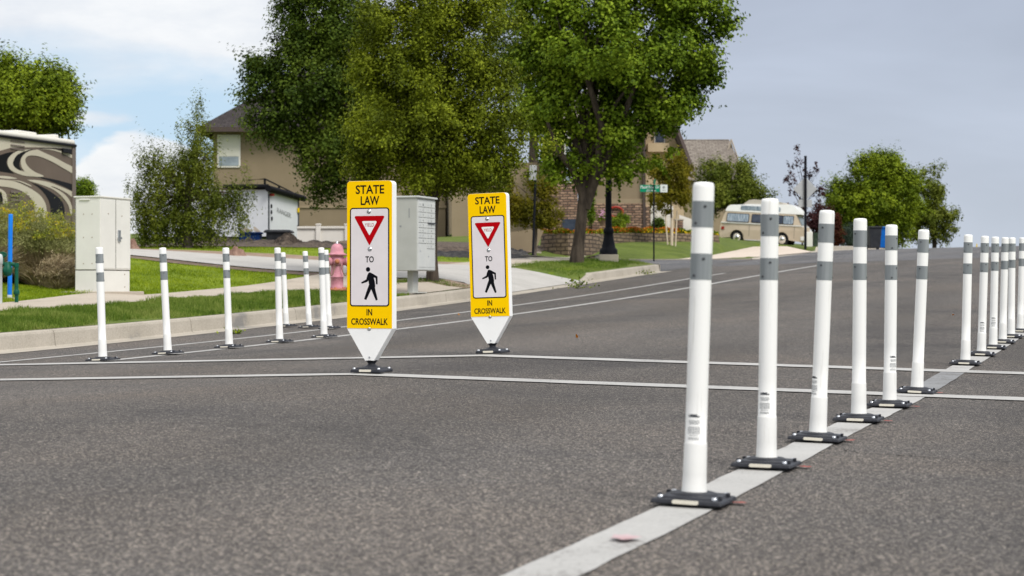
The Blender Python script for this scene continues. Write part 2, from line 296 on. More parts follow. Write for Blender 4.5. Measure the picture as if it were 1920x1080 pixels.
def tube_mat():
    m = bpy.data.materials.new('post tube plastic'); m.use_nodes = True
    n, L = NT(m.node_tree); tc = n('ShaderNodeTexCoord'); oi = n('ShaderNodeObjectInfo')
    ad = n('ShaderNodeVectorMath', operation='ADD'); L(tc.outputs['Object'], ad.inputs[0]); L(oi.outputs['Random'], ad.inputs[1])
    mp = n('ShaderNodeMapping'); mp.inputs['Scale'].default_value = (60, 60, 3.5); L(ad.outputs[0], mp.inputs[0])
    a = n('ShaderNodeTexNoise', i={'Scale': 1.0, 'Detail': 5, 'Roughness': .65}); L(mp.outputs[0], a.inputs['Vector'])
    sc = ramp(n, [(.60, 0.0), (.72, .35)]); L(a.outputs[0], sc.inputs[0])
    sp = n('ShaderNodeSeparateXYZ'); L(tc.outputs['Object'], sp.inputs[0])
    g = n('ShaderNodeMapRange', i={'From Min': .30, 'From Max': .02, 'To Max': .28}); L(sp.outputs['Z'], g.inputs[0])
    b = n('ShaderNodeTexNoise', i={'Scale': 22.0, 'Detail': 5}); L(ad.outputs[0], b.inputs['Vector'])
    gm = n('ShaderNodeMath', operation='MULTIPLY'); L(g.outputs[0], gm.inputs[0]); L(b.outputs[0], gm.inputs[1])
    sm = n('ShaderNodeMath', operation='ADD', use_clamp=True); L(gm.outputs[0], sm.inputs[0]); L(sc.outputs[0], sm.inputs[1])
    mx = n('ShaderNodeMix', data_type='RGBA', i={6: (.86, .86, .84, 1), 7: (.42, .40, .36, 1)}); L(sm.outputs[0], mx.inputs[0])
    p = n('ShaderNodeBsdfPrincipled', i={'Roughness': .42, 'Specular IOR Level': .25}); L(mx.outputs[2], p.inputs['Base Color'])
    o = n('ShaderNodeOutputMaterial'); L(p.outputs[0], o.inputs[0]); return m
M['tube'] = tube_mat()
# ------------------------------------------------------------------ mesh builder
class MB:
    def __init__(s): s.v = []; s.f = []; s.mi = []; s.mats = []; s.sm = []; s.cur = 0
    def use(s, m):
        if m not in s.mats: s.mats.append(m)
        s.cur = s.mats.index(m); return s
    def add(s, vs, fs, M4=None, smooth=False):
        o = len(s.v)
        for p in vs:
            p = Vector(p); s.v.append(tuple(M4 @ p) if M4 else tuple(p))
        for f in fs: s.f.append(tuple(i+o for i in f)); s.mi.append(s.cur); s.sm.append(smooth)
        return s
    def box(s, c, d, bev=0, rot=None, taper=1.0):
        x, y, z = d[0]/2, d[1]/2, d[2]/2
        M4 = Matrix.Translation(c) @ (rot.to_4x4() if rot else Matrix())
        if bev <= 0:
            t = taper
            vs = [(-x, -y, -z), (x, -y, -z), (x, y, -z), (-x, y, -z), (-x*t, -y*t, z), (x*t, -y*t, z), (x*t, y*t, z), (-x*t, y*t, z)]
            return s.add(vs, [(3, 2, 1, 0), (4, 5, 6, 7), (0, 1, 5, 4), (1, 2, 6, 5), (2, 3, 7, 6), (3, 0, 4, 7)], M4)
        bm = bmesh.new(); bmesh.ops.create_cube(bm, size=1)
        for v in bm.verts:
            k = taper if v.co.z > 0 else 1
            v.co = Vector((v.co.x*d[0]*k, v.co.y*d[1]*k, v.co.z*d[2]))
        bmesh.ops.bevel(bm, geom=bm.edges[:], offset=bev, segments=2, affect='EDGES', profile=.5)
        bm.verts.index_update()
        s.add([v.co for v in bm.verts], [[v.index for v in f.verts] for f in bm.faces], M4); bm.free(); return s
    def tube(s, pts, rad, n=10, caps=True, smooth=True):
        pts = [Vector(p) for p in pts]
        if not hasattr(rad, '__len__'): rad = [rad]*len(pts)
        vs = []; up = None
        for i, p in enumerate(pts):
            t = (pts[min(i+1, len(pts)-1)]-pts[max(i-1, 0)]).normalized()
            if up is None: up = Vector((1, 0, 0)) if abs(t.x) < .8 else Vector((0, 1, 0))
            a = t.cross(up).normalized(); b = a.cross(t).normalized(); up = b
            for k in range(n):
                w = 2*math.pi*k/n; vs.append(p+(a*math.cos(w)+b*math.sin(w))*rad[i])
        fs = [(i*n+k, i*n+(k+1) % n, (i+1)*n+(k+1) % n, (i+1)*n+k) for i in range(len(pts)-1) for k in range(n)]
        s.add(vs, fs, None, smooth)
        if caps: s.add(vs[:n], [tuple(range(n))]); s.add(vs[-n:], [tuple(reversed(range(n)))])
        return s
    def lathe(s, prof, n=24, c=(0, 0, 0), rot=None, smooth=True):
        """prof: (radius, height) from bottom to top"""
        M4 = Matrix.Translation(c) @ (rot.to_4x4() if rot else Matrix())
        vs = [(r*math.cos(2*math.pi*k/n), r*math.sin(2*math.pi*k/n), h) for r, h in prof for k in range(n)]
        fs = [(i*n+k, i*n+(k+1) % n, (i+1)*n+(k+1) % n, (i+1)*n+k) for i in range(len(prof)-1) for k in range(n)]
        s.add(vs, fs, M4, smooth)
        s.add(vs[:n], [tuple(reversed(range(n)))], M4); s.add(vs[-n:], [tuple(range(n))], M4); return s
    def prism(s, poly, y0, y1, fn=None):
        """poly in (x,z), extruded between y0 and y1"""
        n = len(poly)
        ar = sum(poly[i][0]*poly[(i+1) % n][1]-poly[(i+1) % n][0]*poly[i][1] for i in range(n))
        if ar < 0: poly = poly[::-1]
        vs = [(x, y0, z) for x, z in poly]+[(x, y1, z) for x, z in poly]
        if fn: vs = [fn(*p) for p in vs]
        fs = [tuple(range(n)), tuple(reversed(range(n, 2*n)))]+[(i, i+n, (i+1) % n+n, (i+1) % n) for i in range(n)]
        return s.add(vs, fs)
    def flat(s, poly, y, fn=None):
        """thin printed shape facing -y"""
        n = len(poly)
        ar = sum(poly[i][0]*poly[(i+1) % n][1]-poly[(i+1) % n][0]*poly[i][1] for i in range(n))
        if ar < 0: poly = poly[::-1]
        vs = [(x, y, z) for x, z in poly]
        if fn: vs = [fn(*p) for p in vs]
        return s.add(vs, [tuple(range(n))])
    def text(s, txt, w, h, cx, cz, y, bold=.012, fn=None, italic=0):
        cu = bpy.data.curves.new('t', 'FONT'); cu.body = txt; cu.size = 1; cu.offset = bold; cu.resolution_u = 3; cu.shear = italic
        ob = bpy.data.objects.new('t', cu); C.objects.link(ob)
        dg = bpy.context.evaluated_depsgraph_get(); me = bpy.data.meshes.new_from_object(ob.evaluated_get(dg))
        co = np.array([v.co[:] for v in me.vertices]); lo = co.min(0); hi = co.max(0)
        kx = w/(hi[0]-lo[0]); kz = h/(hi[1]-lo[1])
        vs = [(cx-w/2+(c[0]-lo[0])*kx, y, cz-h/2+(c[1]-lo[1])*kz) for c in co]
        if fn: vs = [fn(*p) for p in vs]
        s.add(vs, [tuple(p.vertices) for p in me.polygons])
        bpy.data.objects.remove(ob); bpy.data.curves.remove(cu); bpy.data.meshes.remove(me); return s
    def build(s, name, parent=None, m=None):
        me = bpy.data.meshes.new(name); me.from_pydata(s.v, [], s.f)
        for x in (s.mats or [m]): me.materials.append(x)
        if len(s.mats) > 1: me.polygons.foreach_set('material_index', s.mi)
        me.polygons.foreach_set('use_smooth', s.sm); me.update()
        o = bpy.data.objects.new(name, me); C.objects.link(o)
        if parent: o.parent = parent
        return o
def tag(o, label=None, cat=None, group=None, kind=None):
    if label: o['label'] = label
    if cat: o['category'] = cat
    if group: o['group'] = group
    if kind: o['kind'] = kind
    return o
def thing(name, label, cat, loc, rz=0, group=None, rx=0, ry=0):
    o = bpy.data.objects.new(name, None); C.objects.link(o); o.empty_display_size = .2
    o.location = loc; o.rotation_euler = (rx, ry, rz); return tag(o, label, cat, group)
def copy_tree(o, parent=None):
    c = o.copy(); C.objects.link(c); c.parent = parent
    for ch in list(o.children): copy_tree(ch, c)
    return c
def rrect(x0, x1, z0, z1, r, n=5, corners=(1, 1, 1, 1)):
    """rounded rectangle, corners order: bottom left, bottom right, top right, top left"""
    p = []
    for k, (cx, cz, a0) in enumerate(((x0+r, z0+r, 180), (x1-r, z0+r, 270), (x1-r, z1-r, 0), (x0+r, z1-r, 90))):
        if corners[k]:
            for i in range(n+1):
                a = R(a0+90*i/n); p.append((cx+r*math.cos(a), cz+r*math.sin(a)))
        else: p.append(((x0, z0), (x1, z0), (x1, z1), (x0, z1))[k])
    return p
def circle(cx, cz, r, n=16): return [(cx+r*math.cos(2*math.pi*i/n), cz+r*math.sin(2*math.pi*i/n)) for i in range(n)]

# ------------------------------------------------------------------ the road: u along it, v across it
AN = .3404; sA, cA = math.sin(AN), math.cos(AN); ROT = -AN
KN = np.array([-60, 3, 8, 10.6, 13, 17, 21, 26, 32, 38, 45, 55, 62, 70, 85, 100, 120, 160, 220, 400.])
PV = np.array([-.58, -.562, -.5465, -.5315, -.4908, -.4118, -.3057, -.1439, .088, .3473,   .6356, .955, 1.195, 1.485, 1.88, 2.06, 1.9, .2, -3, -10])
_mt = np.gradient(PV, KN)
def Pf(u):
    u = np.asarray(u, float); i = np.clip(np.searchsorted(KN, u)-1, 0, len(KN)-2)
    h = KN[i+1]-KN[i]; t = (u-KN[i])/h
    return (2*t**3-3*t**2+1)*PV[i]+(t**3-2*t**2+t)*h*_mt[i]+(-2*t**3+3*t**2)*PV[i+1]+(t**3-t**2)*h*_mt[i+1]
vC, vB, VRK = -4.6993, -8.1212, 2.4
vR_ = lambda u: np.interp(u, [5, 6.3, 7.5, 10, 13.5, 18, 45], [-1.28, -1.30, -1.325, -1.335, -1.36, -1.37, -1.37])
vA = lambda u: -9.2967-.0071*(u-20)
vK = lambda u: -10.9594-.0396*(np.clip(u, -60, 130)-20)
KH = .18
def roadz(u, v):
    u = np.asarray(u, float); v = np.asarray(v, float)
    cl = .0303-.0133*np.clip((u-45)/15, 0, 1)
    dv = v-vC
    return Pf(u)-np.where(dv < 0, -dv*cl, dv*.019)
def XY(u, v): return (sA*u+cA*v, cA*u-sA*v)
def UV(X, Y): return (sA*X+cA*Y, cA*X-sA*Y)
def pix(px, Z):                                 # plan position on the bearing of a photo column
    return ((px-960)/F*Z, Z)
def kerb_h(u):                                  # dropped in front of the two driveways
    u = np.asarray(u, float)
    def drop(a, b, s=.35): return np.clip((u-a)/s, 0, 1)*np.clip((b-u)/s, 0, 1)
    return KH-(KH-.02)*np.maximum(drop(30.9, 38.2, .8), drop(56, 73.5))
# ground offsets above the kerb line, from measured points
ANC = []
def anc_p(px, py, Z): 
    X, Y = pix(px, Z); z = (540-py)/F*Z; u, v = UV(X, Y); w = vK(u)-v
    ANC.append((u, w, z-float(roadz(u, vK(u)))-KH))
def anc(u, w, d): ANC.append((u, w, d))
def Zw(px, w):                                  # distance at which the column px meets the line w beyond the kerb
    Z = 20.
    for _ in range(60):
        t = (px-960)/F; u = (sA*t+cA)*Z; Z = (vK(u)-w)/(cA*t-sA)
    return Z
for u in range(-10, 45, 5): anc(u, .1, 0)
for u in (44.5, 57.5, 64, 70, 80, 90, 100, 130, 160): anc(u, .1, 0)
for px, y1, y2 in ((0, 586, 571), (240, 570, 556), (480, 551, 535.5)):
    anc_p(px, y1, Zw(px, 1.75)); anc_p(px, y2, Zw(px, 3.15))
for u, w, d in ((31, 7.3, .58), (31, 5.5, .40), (31, 4, .276), (31, 2.9, .22), (37.4, 11, .585), (37.4, 8.8, .46), (37.4, 6.9, .34), (37.4, 5.5, .265), (31, 1.75, .13), (37.4, 1.75, .13), (37.4, 3.2, .2), (30, 1, .10), (40, 1.2, .13),
                (40, 3.5, .22), (10, 1.75, .14), (10, 3.15, .17), (0, 2, .14), (0, 4, .2), (-10, 5, .25), (10, 12, .5), (0, 20, .7), (31, 12, .85), (25, 12, .75), (20, 16, .8)):
    anc(u, w, d)
for a in ((190, 549, 26.5), (20, 562, 24.7), (632, 549, 30.3), (770, 548.5, 30.5), (812, 526, 32.5), (1083, 494, 43.5), (1140, 491, 45.0), (1205, 490.8, 45.9), (1150, 489.2, 46.1), (1100, 487.5, 46.5), (1050, 486, 47), (1000, 481, 53), (1080, 481, 52), (1050, 476, 57),
          (300, 465, 47), (450, 467, 46), (600, 471, 45), (350, 462, 50), (500, 463, 50), (600, 464, 50), (300, 458, 56), (500, 455, 60), (650, 454, 60), (800, 458, 58), (900, 472, 53), (600, 446, 78), (450, 446, 80), (800, 446, 78), (250, 455, 75),
          (60, 478, 50), (140, 472, 52), (950, 440, 72), (1110, 437, 72), (1200, 437, 72), (1120, 470, 59), (1200, 453.5, 67.2), (1290, 452.5, 71.2), (1345, 453, 74), (1200, 471, 62.5), (1260, 459, 65.8), (1250, 474, 62), (1180, 489, 59), (1275, 488, 59.3),
          (1337, 477.5, 68), (1370, 471, 74), (1412, 462.5, 84), (1475, 462.3, 84), (1345, 450, 84), (1385, 452, 85), (1353, 474, 71), (1390, 466.8, 79), (1420, 474, 72), (1400, 478, 67), (1450, 469, 77), (1430, 465, 82), (1330, 467, 70), (1310, 479, 64.3), (1467, 459.5, 90), (1400, 459, 93), (1300, 445, 90), (1510, 462.5, 82), (1540, 463, 83), (1600, 463.5, 95), (1660, 468, 84), (1500, 458, 110), (1660, 466, 112), (1750, 467, 112), (1300, 440, 130), (1000, 430, 120), (500, 430, 140), (100, 450, 120)):
    anc_p(*a)
for u, w, d in ((200, 10, 0), (200, 80, 2), (160, 60, 2), (0, 60, 2), (-40, 10, .4), (-40, 60, 2), (60, 120, 4), (160, 120, 4)): anc(u, w, d)
ANC = np.array(ANC); A_xy = ANC[:, :2]*np.array([1, 1.6])
def _tps(r2): return .5*r2*np.log(r2+1e-9)
_n = len(A_xy); _r2 = ((A_xy[:, None]-A_xy[None])**2).sum(-1)
_K = np.zeros((_n+3, _n+3)); _K[:_n, :_n] = _tps(_r2)+np.eye(_n)*.08; _K[:_n, _n] = 1; _K[:_n, _n+1:] = A_xy; _K[_n, :_n] = 1; _K[_n+1:, :_n] = A_xy.T
_w = np.linalg.solve(_K, np.concatenate([ANC[:, 2], [0, 0, 0]]))
def off(u, w):
    u = np.atleast_1d(np.asarray(u, float)); w = np.atleast_1d(np.asarray(w, float))
    q = np.stack([u.ravel(), w.ravel()*1.6], 1); out = np.zeros(len(q))
    for a in range(0, len(q), 4000):
        b = q[a:a+4000]; r2 = ((b[:, None]-A_xy[None])**2).sum(-1)
        out[a:a+4000] = _tps(r2) @ _w[:_n]+_w[_n]+b @ _w[_n+1:]
    out = out.reshape(u.shape); k = np.clip(w/.8, 0, 1); return out*k
DWA = [(1270, 59.3), (1335, 59.0), (1427, 61.2), (1460, 63.6), (1524, 69.3)]
DWB = [(1278, 59.7, 488), (1337, 68, 478), (1370, 74, 471.3), (1412, 84, 462.6), (1475, 88, 461.6)]
DW = [pix(*q) for q in DWA]+[pix(q[0], q[1]) for q in DWB[::-1]]
DW_ON = True
def gz(u, v):
    """height of road or ground at u, v"""
    u = np.atleast_1d(np.asarray(u, float)); v = np.atleast_1d(np.asarray(v, float)); u, v = np.broadcast_arrays(u, v)
    w = vK(u)-v; e = roadz(u, vK(u))
    kh = kerb_h(u)
    land = e+kh+off(u, w)+(KH-kh)*np.clip(w/1.6, 0, 1)
    land = np.where(u > 57.5, e+.02+(land-e-.02)*np.maximum(np.clip((u-57.55)/1.5, 0, 1), np.clip((w-4.2)/1.2, 0, 1)), land)
    if DW_ON:
        X, Y = XY(u, v); ins = np.zeros(u.shape, bool); n_ = len(DW)
        for i in range(n_):
            (xa, ya), (xb, yb) = DW[i], DW[(i+1) % n_]; c_ = ((ya > Y) != (yb > Y)) & (X < (xb-xa)*(Y-ya)/(yb-ya+1e-12)+xa); ins ^= c_
        land = np.where(ins, land-.45, land)
    right = roadz(u, VRK)+.15+.02*np.maximum(v-VRK, 0)
    return np.where(w > 0, land, np.where(v > VRK, right, roadz(u, v)))
def gp(px, Z, dz=0):
    X, Y = pix(px, Z); u, v = UV(X, Y); return Vector((X, Y, float(gz(u, v)[0])+dz))
def gxy(X, Y, dz=0):
    u, v = UV(X, Y); return Vector((X, Y, float(gz(u, v)[0])+dz))
def sheet(name, us, f0, f1, nv, m, dz=0, kind='structure', zf=None, edge=0, wob=0, crown=False):
    """strip between v=f0(u) and v=f1(u), following the ground"""
    us = np.asarray(us, float); a = np.array([f0(u) for u in us], float); b = np.array([f1(u) for u in us], float)
    if wob:
        a = a+rng.normal(0, wob, len(a)); b = b+rng.normal(0, wob, len(b))
    t = np.linspace(0, 1, nv+1); V = a[:, None]*(1-t)+b[:, None]*t
    if crown:
        h_ = nv//2; t = np.linspace(0, 1, h_+1); V = np.concatenate([a[:, None]*(1-t)+vC*t, (vC*(1-t)+b[:, None]*t)[:, 1:]], 1)
    U = np.repeat(us[:, None], nv+1, 1)
    Z = (zf(U, V) if zf else gz(U, V))+dz
    X, Y = XY(U, V); co = np.stack([X, Y, Z], -1).reshape(-1, 3)
    n1 = nv+1; fs = [(i*n1+j, i*n1+j+1, (i+1)*n1+j+1, (i+1)*n1+j) for i in range(len(us)-1) for j in range(nv)]
    mb = MB(); mb.v = [tuple(c) for c in co]; mb.f = fs; mb.mi = [0]*len(fs); mb.sm = [True]*len(fs)
    o = mb.build(name, None, m)
    me = o.data
    if me.polygons[len(fs)//2].normal.z < 0: me.flip_normals()
    if kind: o['kind'] = kind
    return o
lin = lambda a, b, s: np.linspace(a, b, max(2, int(abs(b-a)/s)+1))
US = np.concatenate([lin(-12, 60, .5), lin(60.5, 130, 1), lin(132, 400, 6)])
sheet('road', US, lambda u: vK(u)+.0, lambda u: VRK, 24, M['road'], zf=roadz, crown=True)
sheet('road_resurfaced_patch', lin(49, 100, .5), lambda u: vK(u)+.3, lambda u: VRK-.1, 24, M['road2'], .004, zf=roadz, crown=True)
# side street running off to the left
sheet('side_street', lin(45.0, 57.6, .6), lambda u: vK(u)-4.7, lambda u: vK(u), 10, M['road2'], 0, zf=lambda U, V: roadz(U, vK(U))+0*V)
# land left of the road in two pieces
wl = [0, .13, .4, .8, 1.2, 1.75, 2.1, 2.4, 2.8, 3.15, 3.6, 4, 4.5, 5, 5.5, 6, 6.5, 7, 7.7, 8.5, 9.2, 10, 12, 14, 17, 20, 24, 28, 33, 40, 50, 65, 85, 120, 200, 400]
def land(name, us, m, w0=.13):
    us = np.asarray(us, float); ws = np.array([w for w in wl if w >= w0]); U = np.repeat(us[:, None], len(ws), 1); Wd = np.repeat(ws[None], len(us), 0)
    V = vK(U)-Wd; Z = gz(U, V); fade = np.clip((Wd-130)/200, 0, 1); Z = Z*(1-fade)+0*fade
    X, Y = XY(U, V); co = np.stack([X, Y, Z], -1).reshape(-1, 3); n1 = len(ws)
    fs = [(i*n1+j, (i+1)*n1+j, (i+1)*n1+j+1, i*n1+j+1) for i in range(len(us)-1) for j in range(n1-1)]
    mb = MB(); mb.v = [tuple(c) for c in co]; mb.f = fs; mb.mi = [0]*len(fs); mb.sm = [True]*len(fs)
    o = mb.build(name, None, m)
    if o.data.polygons[0].normal.z < 0: o.data.flip_normals()
    o['kind'] = 'structure'; return o
land('ground', np.concatenate([lin(-60, -12, 4), lin(-11, 44.9, .5)]), M['grass'])
land('ground', np.concatenate([lin(57.6, 95, .4), lin(96, 130, 1), lin(134, 400, 8)]), M['grass2'])
sheet('ground', US, lambda u: VRK+.13, lambda u: 300, 20, M['grass'])
land('ground', lin(44.9, 57.6, .4), M['grass2'], 4.5)
sheet('mulch_bed', lin(43.6, 56, .4), lambda u: vK(u)-30, lambda u: vK(u)-5.9, 40, M['mulch'], .02)
big = MB().add([(-3000, -3000, -14), (3000, -3000, -14), (3000, 3000, -14), (-3000, 3000, -14)], [(0, 1, 2, 3)]).build('ground', None, M['verge']); big['kind'] = 'structure'
# verge, sidewalk, driveways, dirt
sheet('verge', lin(-11, 30.6, .4), lambda u: vK(u)-1.75, lambda u: vK(u)-.12, 5, M['verge'], .005)
sheet('verge', lin(37.42, 44.85, .3), lambda u: vK(u)-3.0, lambda u: vK(u)-.12, 6, M['verge'], .005)
sheet('sidewalk', lin(-11, 44.8, .4), lambda u: vK(u)-3.15, lambda u: vK(u)-1.75, 5, M['walk'], .022)
sheet('mailbox_pad', lin(27.3, 29.9, .4), lambda u: vK(u)-1.75, lambda u: vK(u)-.13, 5, M['walk'], .018)
sheet('driveway', lin(31, 37.4, .4), lambda u: vK(u)-30, lambda u: vK(u)-.0, 60, M['drive'], .030)
sheet('dirt_edge', lin(30.3, 31, .1), lambda u: vK(u)-30, lambda u: vK(u)-3.2, 50, M['dirt'], .014, wob=.0)
sheet('dirt_edge', lin(37.4, 39.0, .2), lambda u: vK(u)-30, lambda u: vK(u)-3.2, 50, M['dirt2'], .014)
sheet('bare_soil', lin(29.2, 31, .2), lambda u: vK(u)-1.7, lambda u: vK(u)-.13, 5, M['dirt2'], .014)
sheet('mulch_bed', lin(43.5, 49.0, .5), lambda u: vK(u)-40, lambda u: vK(u)-7.5, 40, M['mulch'], .02) if False else None
def kerb(name, us, side=1):
    """kerb with gutter pan following the left road edge; profile in (w, z) from the road edge"""
    mb = MB(); n = 0; rows = []
    for u in us:
        kh = float(kerb_h(u)); e = float(roadz(u, vK(u))); sl = .03
        prof = [(-.34, sl*-.0+.004), (-.02, .006), (.0, .02), (.018, max(kh-.03, .021)), (.03, kh-.006), (.05, kh), (.15, kh+.004), (.15, kh-.3)]
        row = []
        for w, z in prof:
            v = vK(u)-w; zz = (float(roadz(u, v)) if w < 0 else e)+z
            row.append((*XY(u, v), zz))
        rows.append(row)
    k = len(rows[0])
    vs = [p for r in rows for p in r]
    fs = [(i*k+j, i*k+j+1, (i+1)*k+j+1, (i+1)*k+j) for i in range(len(rows)-1) for j in range(k-1)]
    mb.add(vs, fs); mb.add(rows[0], [tuple(range(k))]); mb.add(rows[-1], [tuple(reversed(range(k)))])
    o = mb.build(name, None, M['kerb']); o['kind'] = 'structure'; return o
def kerb_pieces(a, b, L_=3.05, gap=.012):
    u = a
    while u < b-.05:
        e = min(u+L_, b); kerb('kerb', list(lin(u+gap, e, .18))); u = e
# sawn joints every three metres; built as one run with dark joints
kerb_pieces(-11, 44.7)
kerb_pieces(57.8, 112)
# return of the kerb round the corner into the side street
mb = MB()
pts = []
for i in range(9):
    a = R(90*i/8); pts.append((44.7+.0+.55*math.sin(a), .0+.55*(1-math.cos(a))))
pts += [(45.25, w) for w in (1, 2, 3, 4.0)]+[(45.4, 4.4), (45.9, 4.55)]+[(u_, 4.6) for u_ in (47, 49, 51, 53, 55, 57.5)]
rows = []
for i, (u, w) in enumerate(pts):
    a = pts[max(i-1, 0)]; b = pts[min(i+1, len(pts)-1)]; du, dw = b[0]-a[0], b[1]-a[1]; l = math.hypot(du, dw); nu, nw = dw/l, -du/l
    v = float(vK(u))-w; e = float(roadz(u, vK(u))); top = float(gz(min(u, 57.4) if w > 4.3 else 44.8, float(vK(u if w > 4.3 else 44.8))-max(w, .1))[0])+.01
    rows.append([(*XY(u, v), e-.02), (*XY(u, v), top-.02), (*XY(u-nu*.03, v+nw*.03), top), (*XY(u-nu*.16, v+nw*.16), top+.004), (*XY(u-nu*.5, v+nw*.5), top-.02)])
k = 5
mb.add([p for r in rows for p in r], [(i*k+j, i*k+j+1, (i+1)*k+j+1, (i+1)*k+j) for i in range(len(rows)-1) for j in range(k-1)])
mb.build('kerb', None, M['kerb'])['kind'] = 'structure'
rows = []
for w in lin(-.05, 4.6, .4):
    u = 57.55; v = float(vK(u))-w; e = float(roadz(u, vK(u))); top = float(gz(57.6, float(vK(57.6))-max(w, .1))[0])+.012
    rows += [(*XY(u-.02, v), e-.03), (*XY(u-.02, v), top), (*XY(u+.14, v), top+.004), (*XY(u+.14, v), top-.2)]
o = MB().add(rows, [(4*i+j, 4*i+j+1, 4*i+j+5, 4*i+j+4) for i in range(len(rows)//4-1) for j in range(3)]).build('kerb', None, M['kerb']); o['kind'] = 'structure'
# far driveway with the van, and the pavement past it
def quadsheet(name, e0, e1, n, m):
    """smooth sheet between two polylines of points; equal point counts"""
    rows = [[a.lerp(b, j/n) for j in range(n+1)] for a, b in zip(e0, e1)]; dense = []
    for i in range(len(rows)-1):
        for s_ in range(8): dense.append([rows[i][j].lerp(rows[i+1][j], s_/8) for j in range(n+1)])
    dense.append(rows[-1]); n1 = n+1
    o = MB().add([p for r in dense for p in r], [(i*n1+j, i*n1+j+1, (i+1)*n1+j+1, (i+1)*n1+j) for i in range(len(dense)-1) for j in range(n)], None, True).build(name, None, m); o['kind'] = 'structure'
    if o.data.polygons[0].normal.z < 0: o.data.flip_normals()
    return o
def edge_pt(px, Z):
    X, Y = pix(px, Z); u, v = UV(X, Y); return Vector((X, Y, float(roadz(u, max(v, float(vK(u)))))+.03))
eA = [edge_pt(*q) for q in DWA]; eB = [Vector((*pix(a, Z), (540-y)/F*Z)) for a, Z, y in DWB]; eB[0].z = eA[0].z+.02
quadsheet('driveway', eA, eB, 16, M['drive2'])
quadsheet('driveway', eB[3:], [Vector((*pix(1425, 98), (540-460.5)/F*98)), Vector((*pix(1500, 98), (540-460.5)/F*98))], 8, M['drive2'])
# pavement beyond the driveway
def strip(name, us, vc, w, m, dz=.0035, ragged=.0):
    return sheet(name, us, (lambda u: vc(u)-w/2) if callable(vc) else (lambda u: vc-w/2), (lambda u: vc(u)+w/2) if callable(vc) else (lambda u: vc+w/2), 1, m, dz, zf=roadz, wob=ragged)
strip('lane_line', np.concatenate([lin(2, 10.4, .15)]), vR_, .155, M['paint'], ragged=.002)
strip('lane_line', lin(10.75, 12.6, .15), vR_, .155, M['paint_old'], ragged=.002)
strip('lane_line', lin(12.85, 45, .3), vR_, .155, M['paint'], ragged=.002)
strip('bike_lane_line', lin(12.85, 45.6, .3), vB, .13, M['paint'], ragged=.002)
strip('bike_lane_line', lin(12.85, 41, .3), vA, .11, M['paint'], ragged=.002)
strip('bike_lane_line', lin(0, 10.3, .3), vB, .13, M['paint'], ragged=.002)
for uc in (10.444, 12.695):
    vs = np.concatenate([lin(-10.55, vC, .2), lin(vC, 2.1, .2)[1:-1]])
    mb = MB(); pts = []
    for v in vs:
        for s_ in (-1, 1):
            u = uc+s_*.125+random.gauss(0, .004); pts.append((*XY(u, v), float(roadz(u, v))+.006))
    n = len(vs); mb.add(pts, [(2*i, 2*i+2, 2*i+3, 2*i+1) for i in range(n-1)])
    o = mb.build('crosswalk_line', None, M['paint']); o['kind'] = 'structure'
    if o.data.polygons[0].normal.z < 0: o.data.flip_normals()
def road_hit(px, py):
    Zs = np.arange(3, 90, .02); X, Y = pix(px, Zs); u, v = UV(X, Y); ys = 540-F*roadz(u, v)/Zs
    return pix(px, float(Zs[np.argmax(ys < py)]))
def crack(pts, wd, name='road_crack'):
    P = [Vector((*road_hit(*q), 0)) for q in pts]; D = []
    for i in range(len(P)-1):
        for s_ in range(14): D.append(P[i].lerp(P[i+1], s_/14)+Vector((random.gauss(0, .008), random.gauss(0, .012), 0)))
    vs = []
    for i, c in enumerate(D):
        d = (D[min(i+1, len(D)-1)]-D[max(i-1, 0)]).normalized(); nr = Vector((-d.y, d.x, 0)); w_ = wd*random.uniform(.4, 1.2)
        for k_ in (-1, 1): q = c+nr*k_*w_/2; u, v = UV(q.x, q.y); vs.append((q.x, q.y, float(roadz(u, v))+.003))
    o = MB().add(vs, [(2*i, 2*i+2, 2*i+3, 2*i+1) for i in range(len(D)-1)]).build(name, None, CRK); o['kind'] = 'structure'
    if o.data.polygons[0].normal.z < 0: o.data.flip_normals()
CRK = mat('dark crack', (.035, .033, .032), .95, (.06, .057, .054), 20)  # dark mottled tone of the thin road cracks
crack([(1560, 842), (1620, 851), (1700, 855), (1810, 864), (1925, 867)], .010)
crack([(1180, 612), (1330, 606), (1500, 600), (1640, 596)], .014)
def blot(name, X, Y, rx, ry, m, dz=.011):
    n = 14; ps = []
    for i in range(n):
        a = 2*math.pi*i/n; k = random.uniform(.55, 1.1); x, y = X+rx*k*math.cos(a), Y+ry*k*math.sin(a); u, v = UV(x, y); ps.append((x, y, float(roadz(u, v))+dz))
    o = MB().add(ps, [tuple(range(n))]).build(name, None, m); o['kind'] = 'structure'

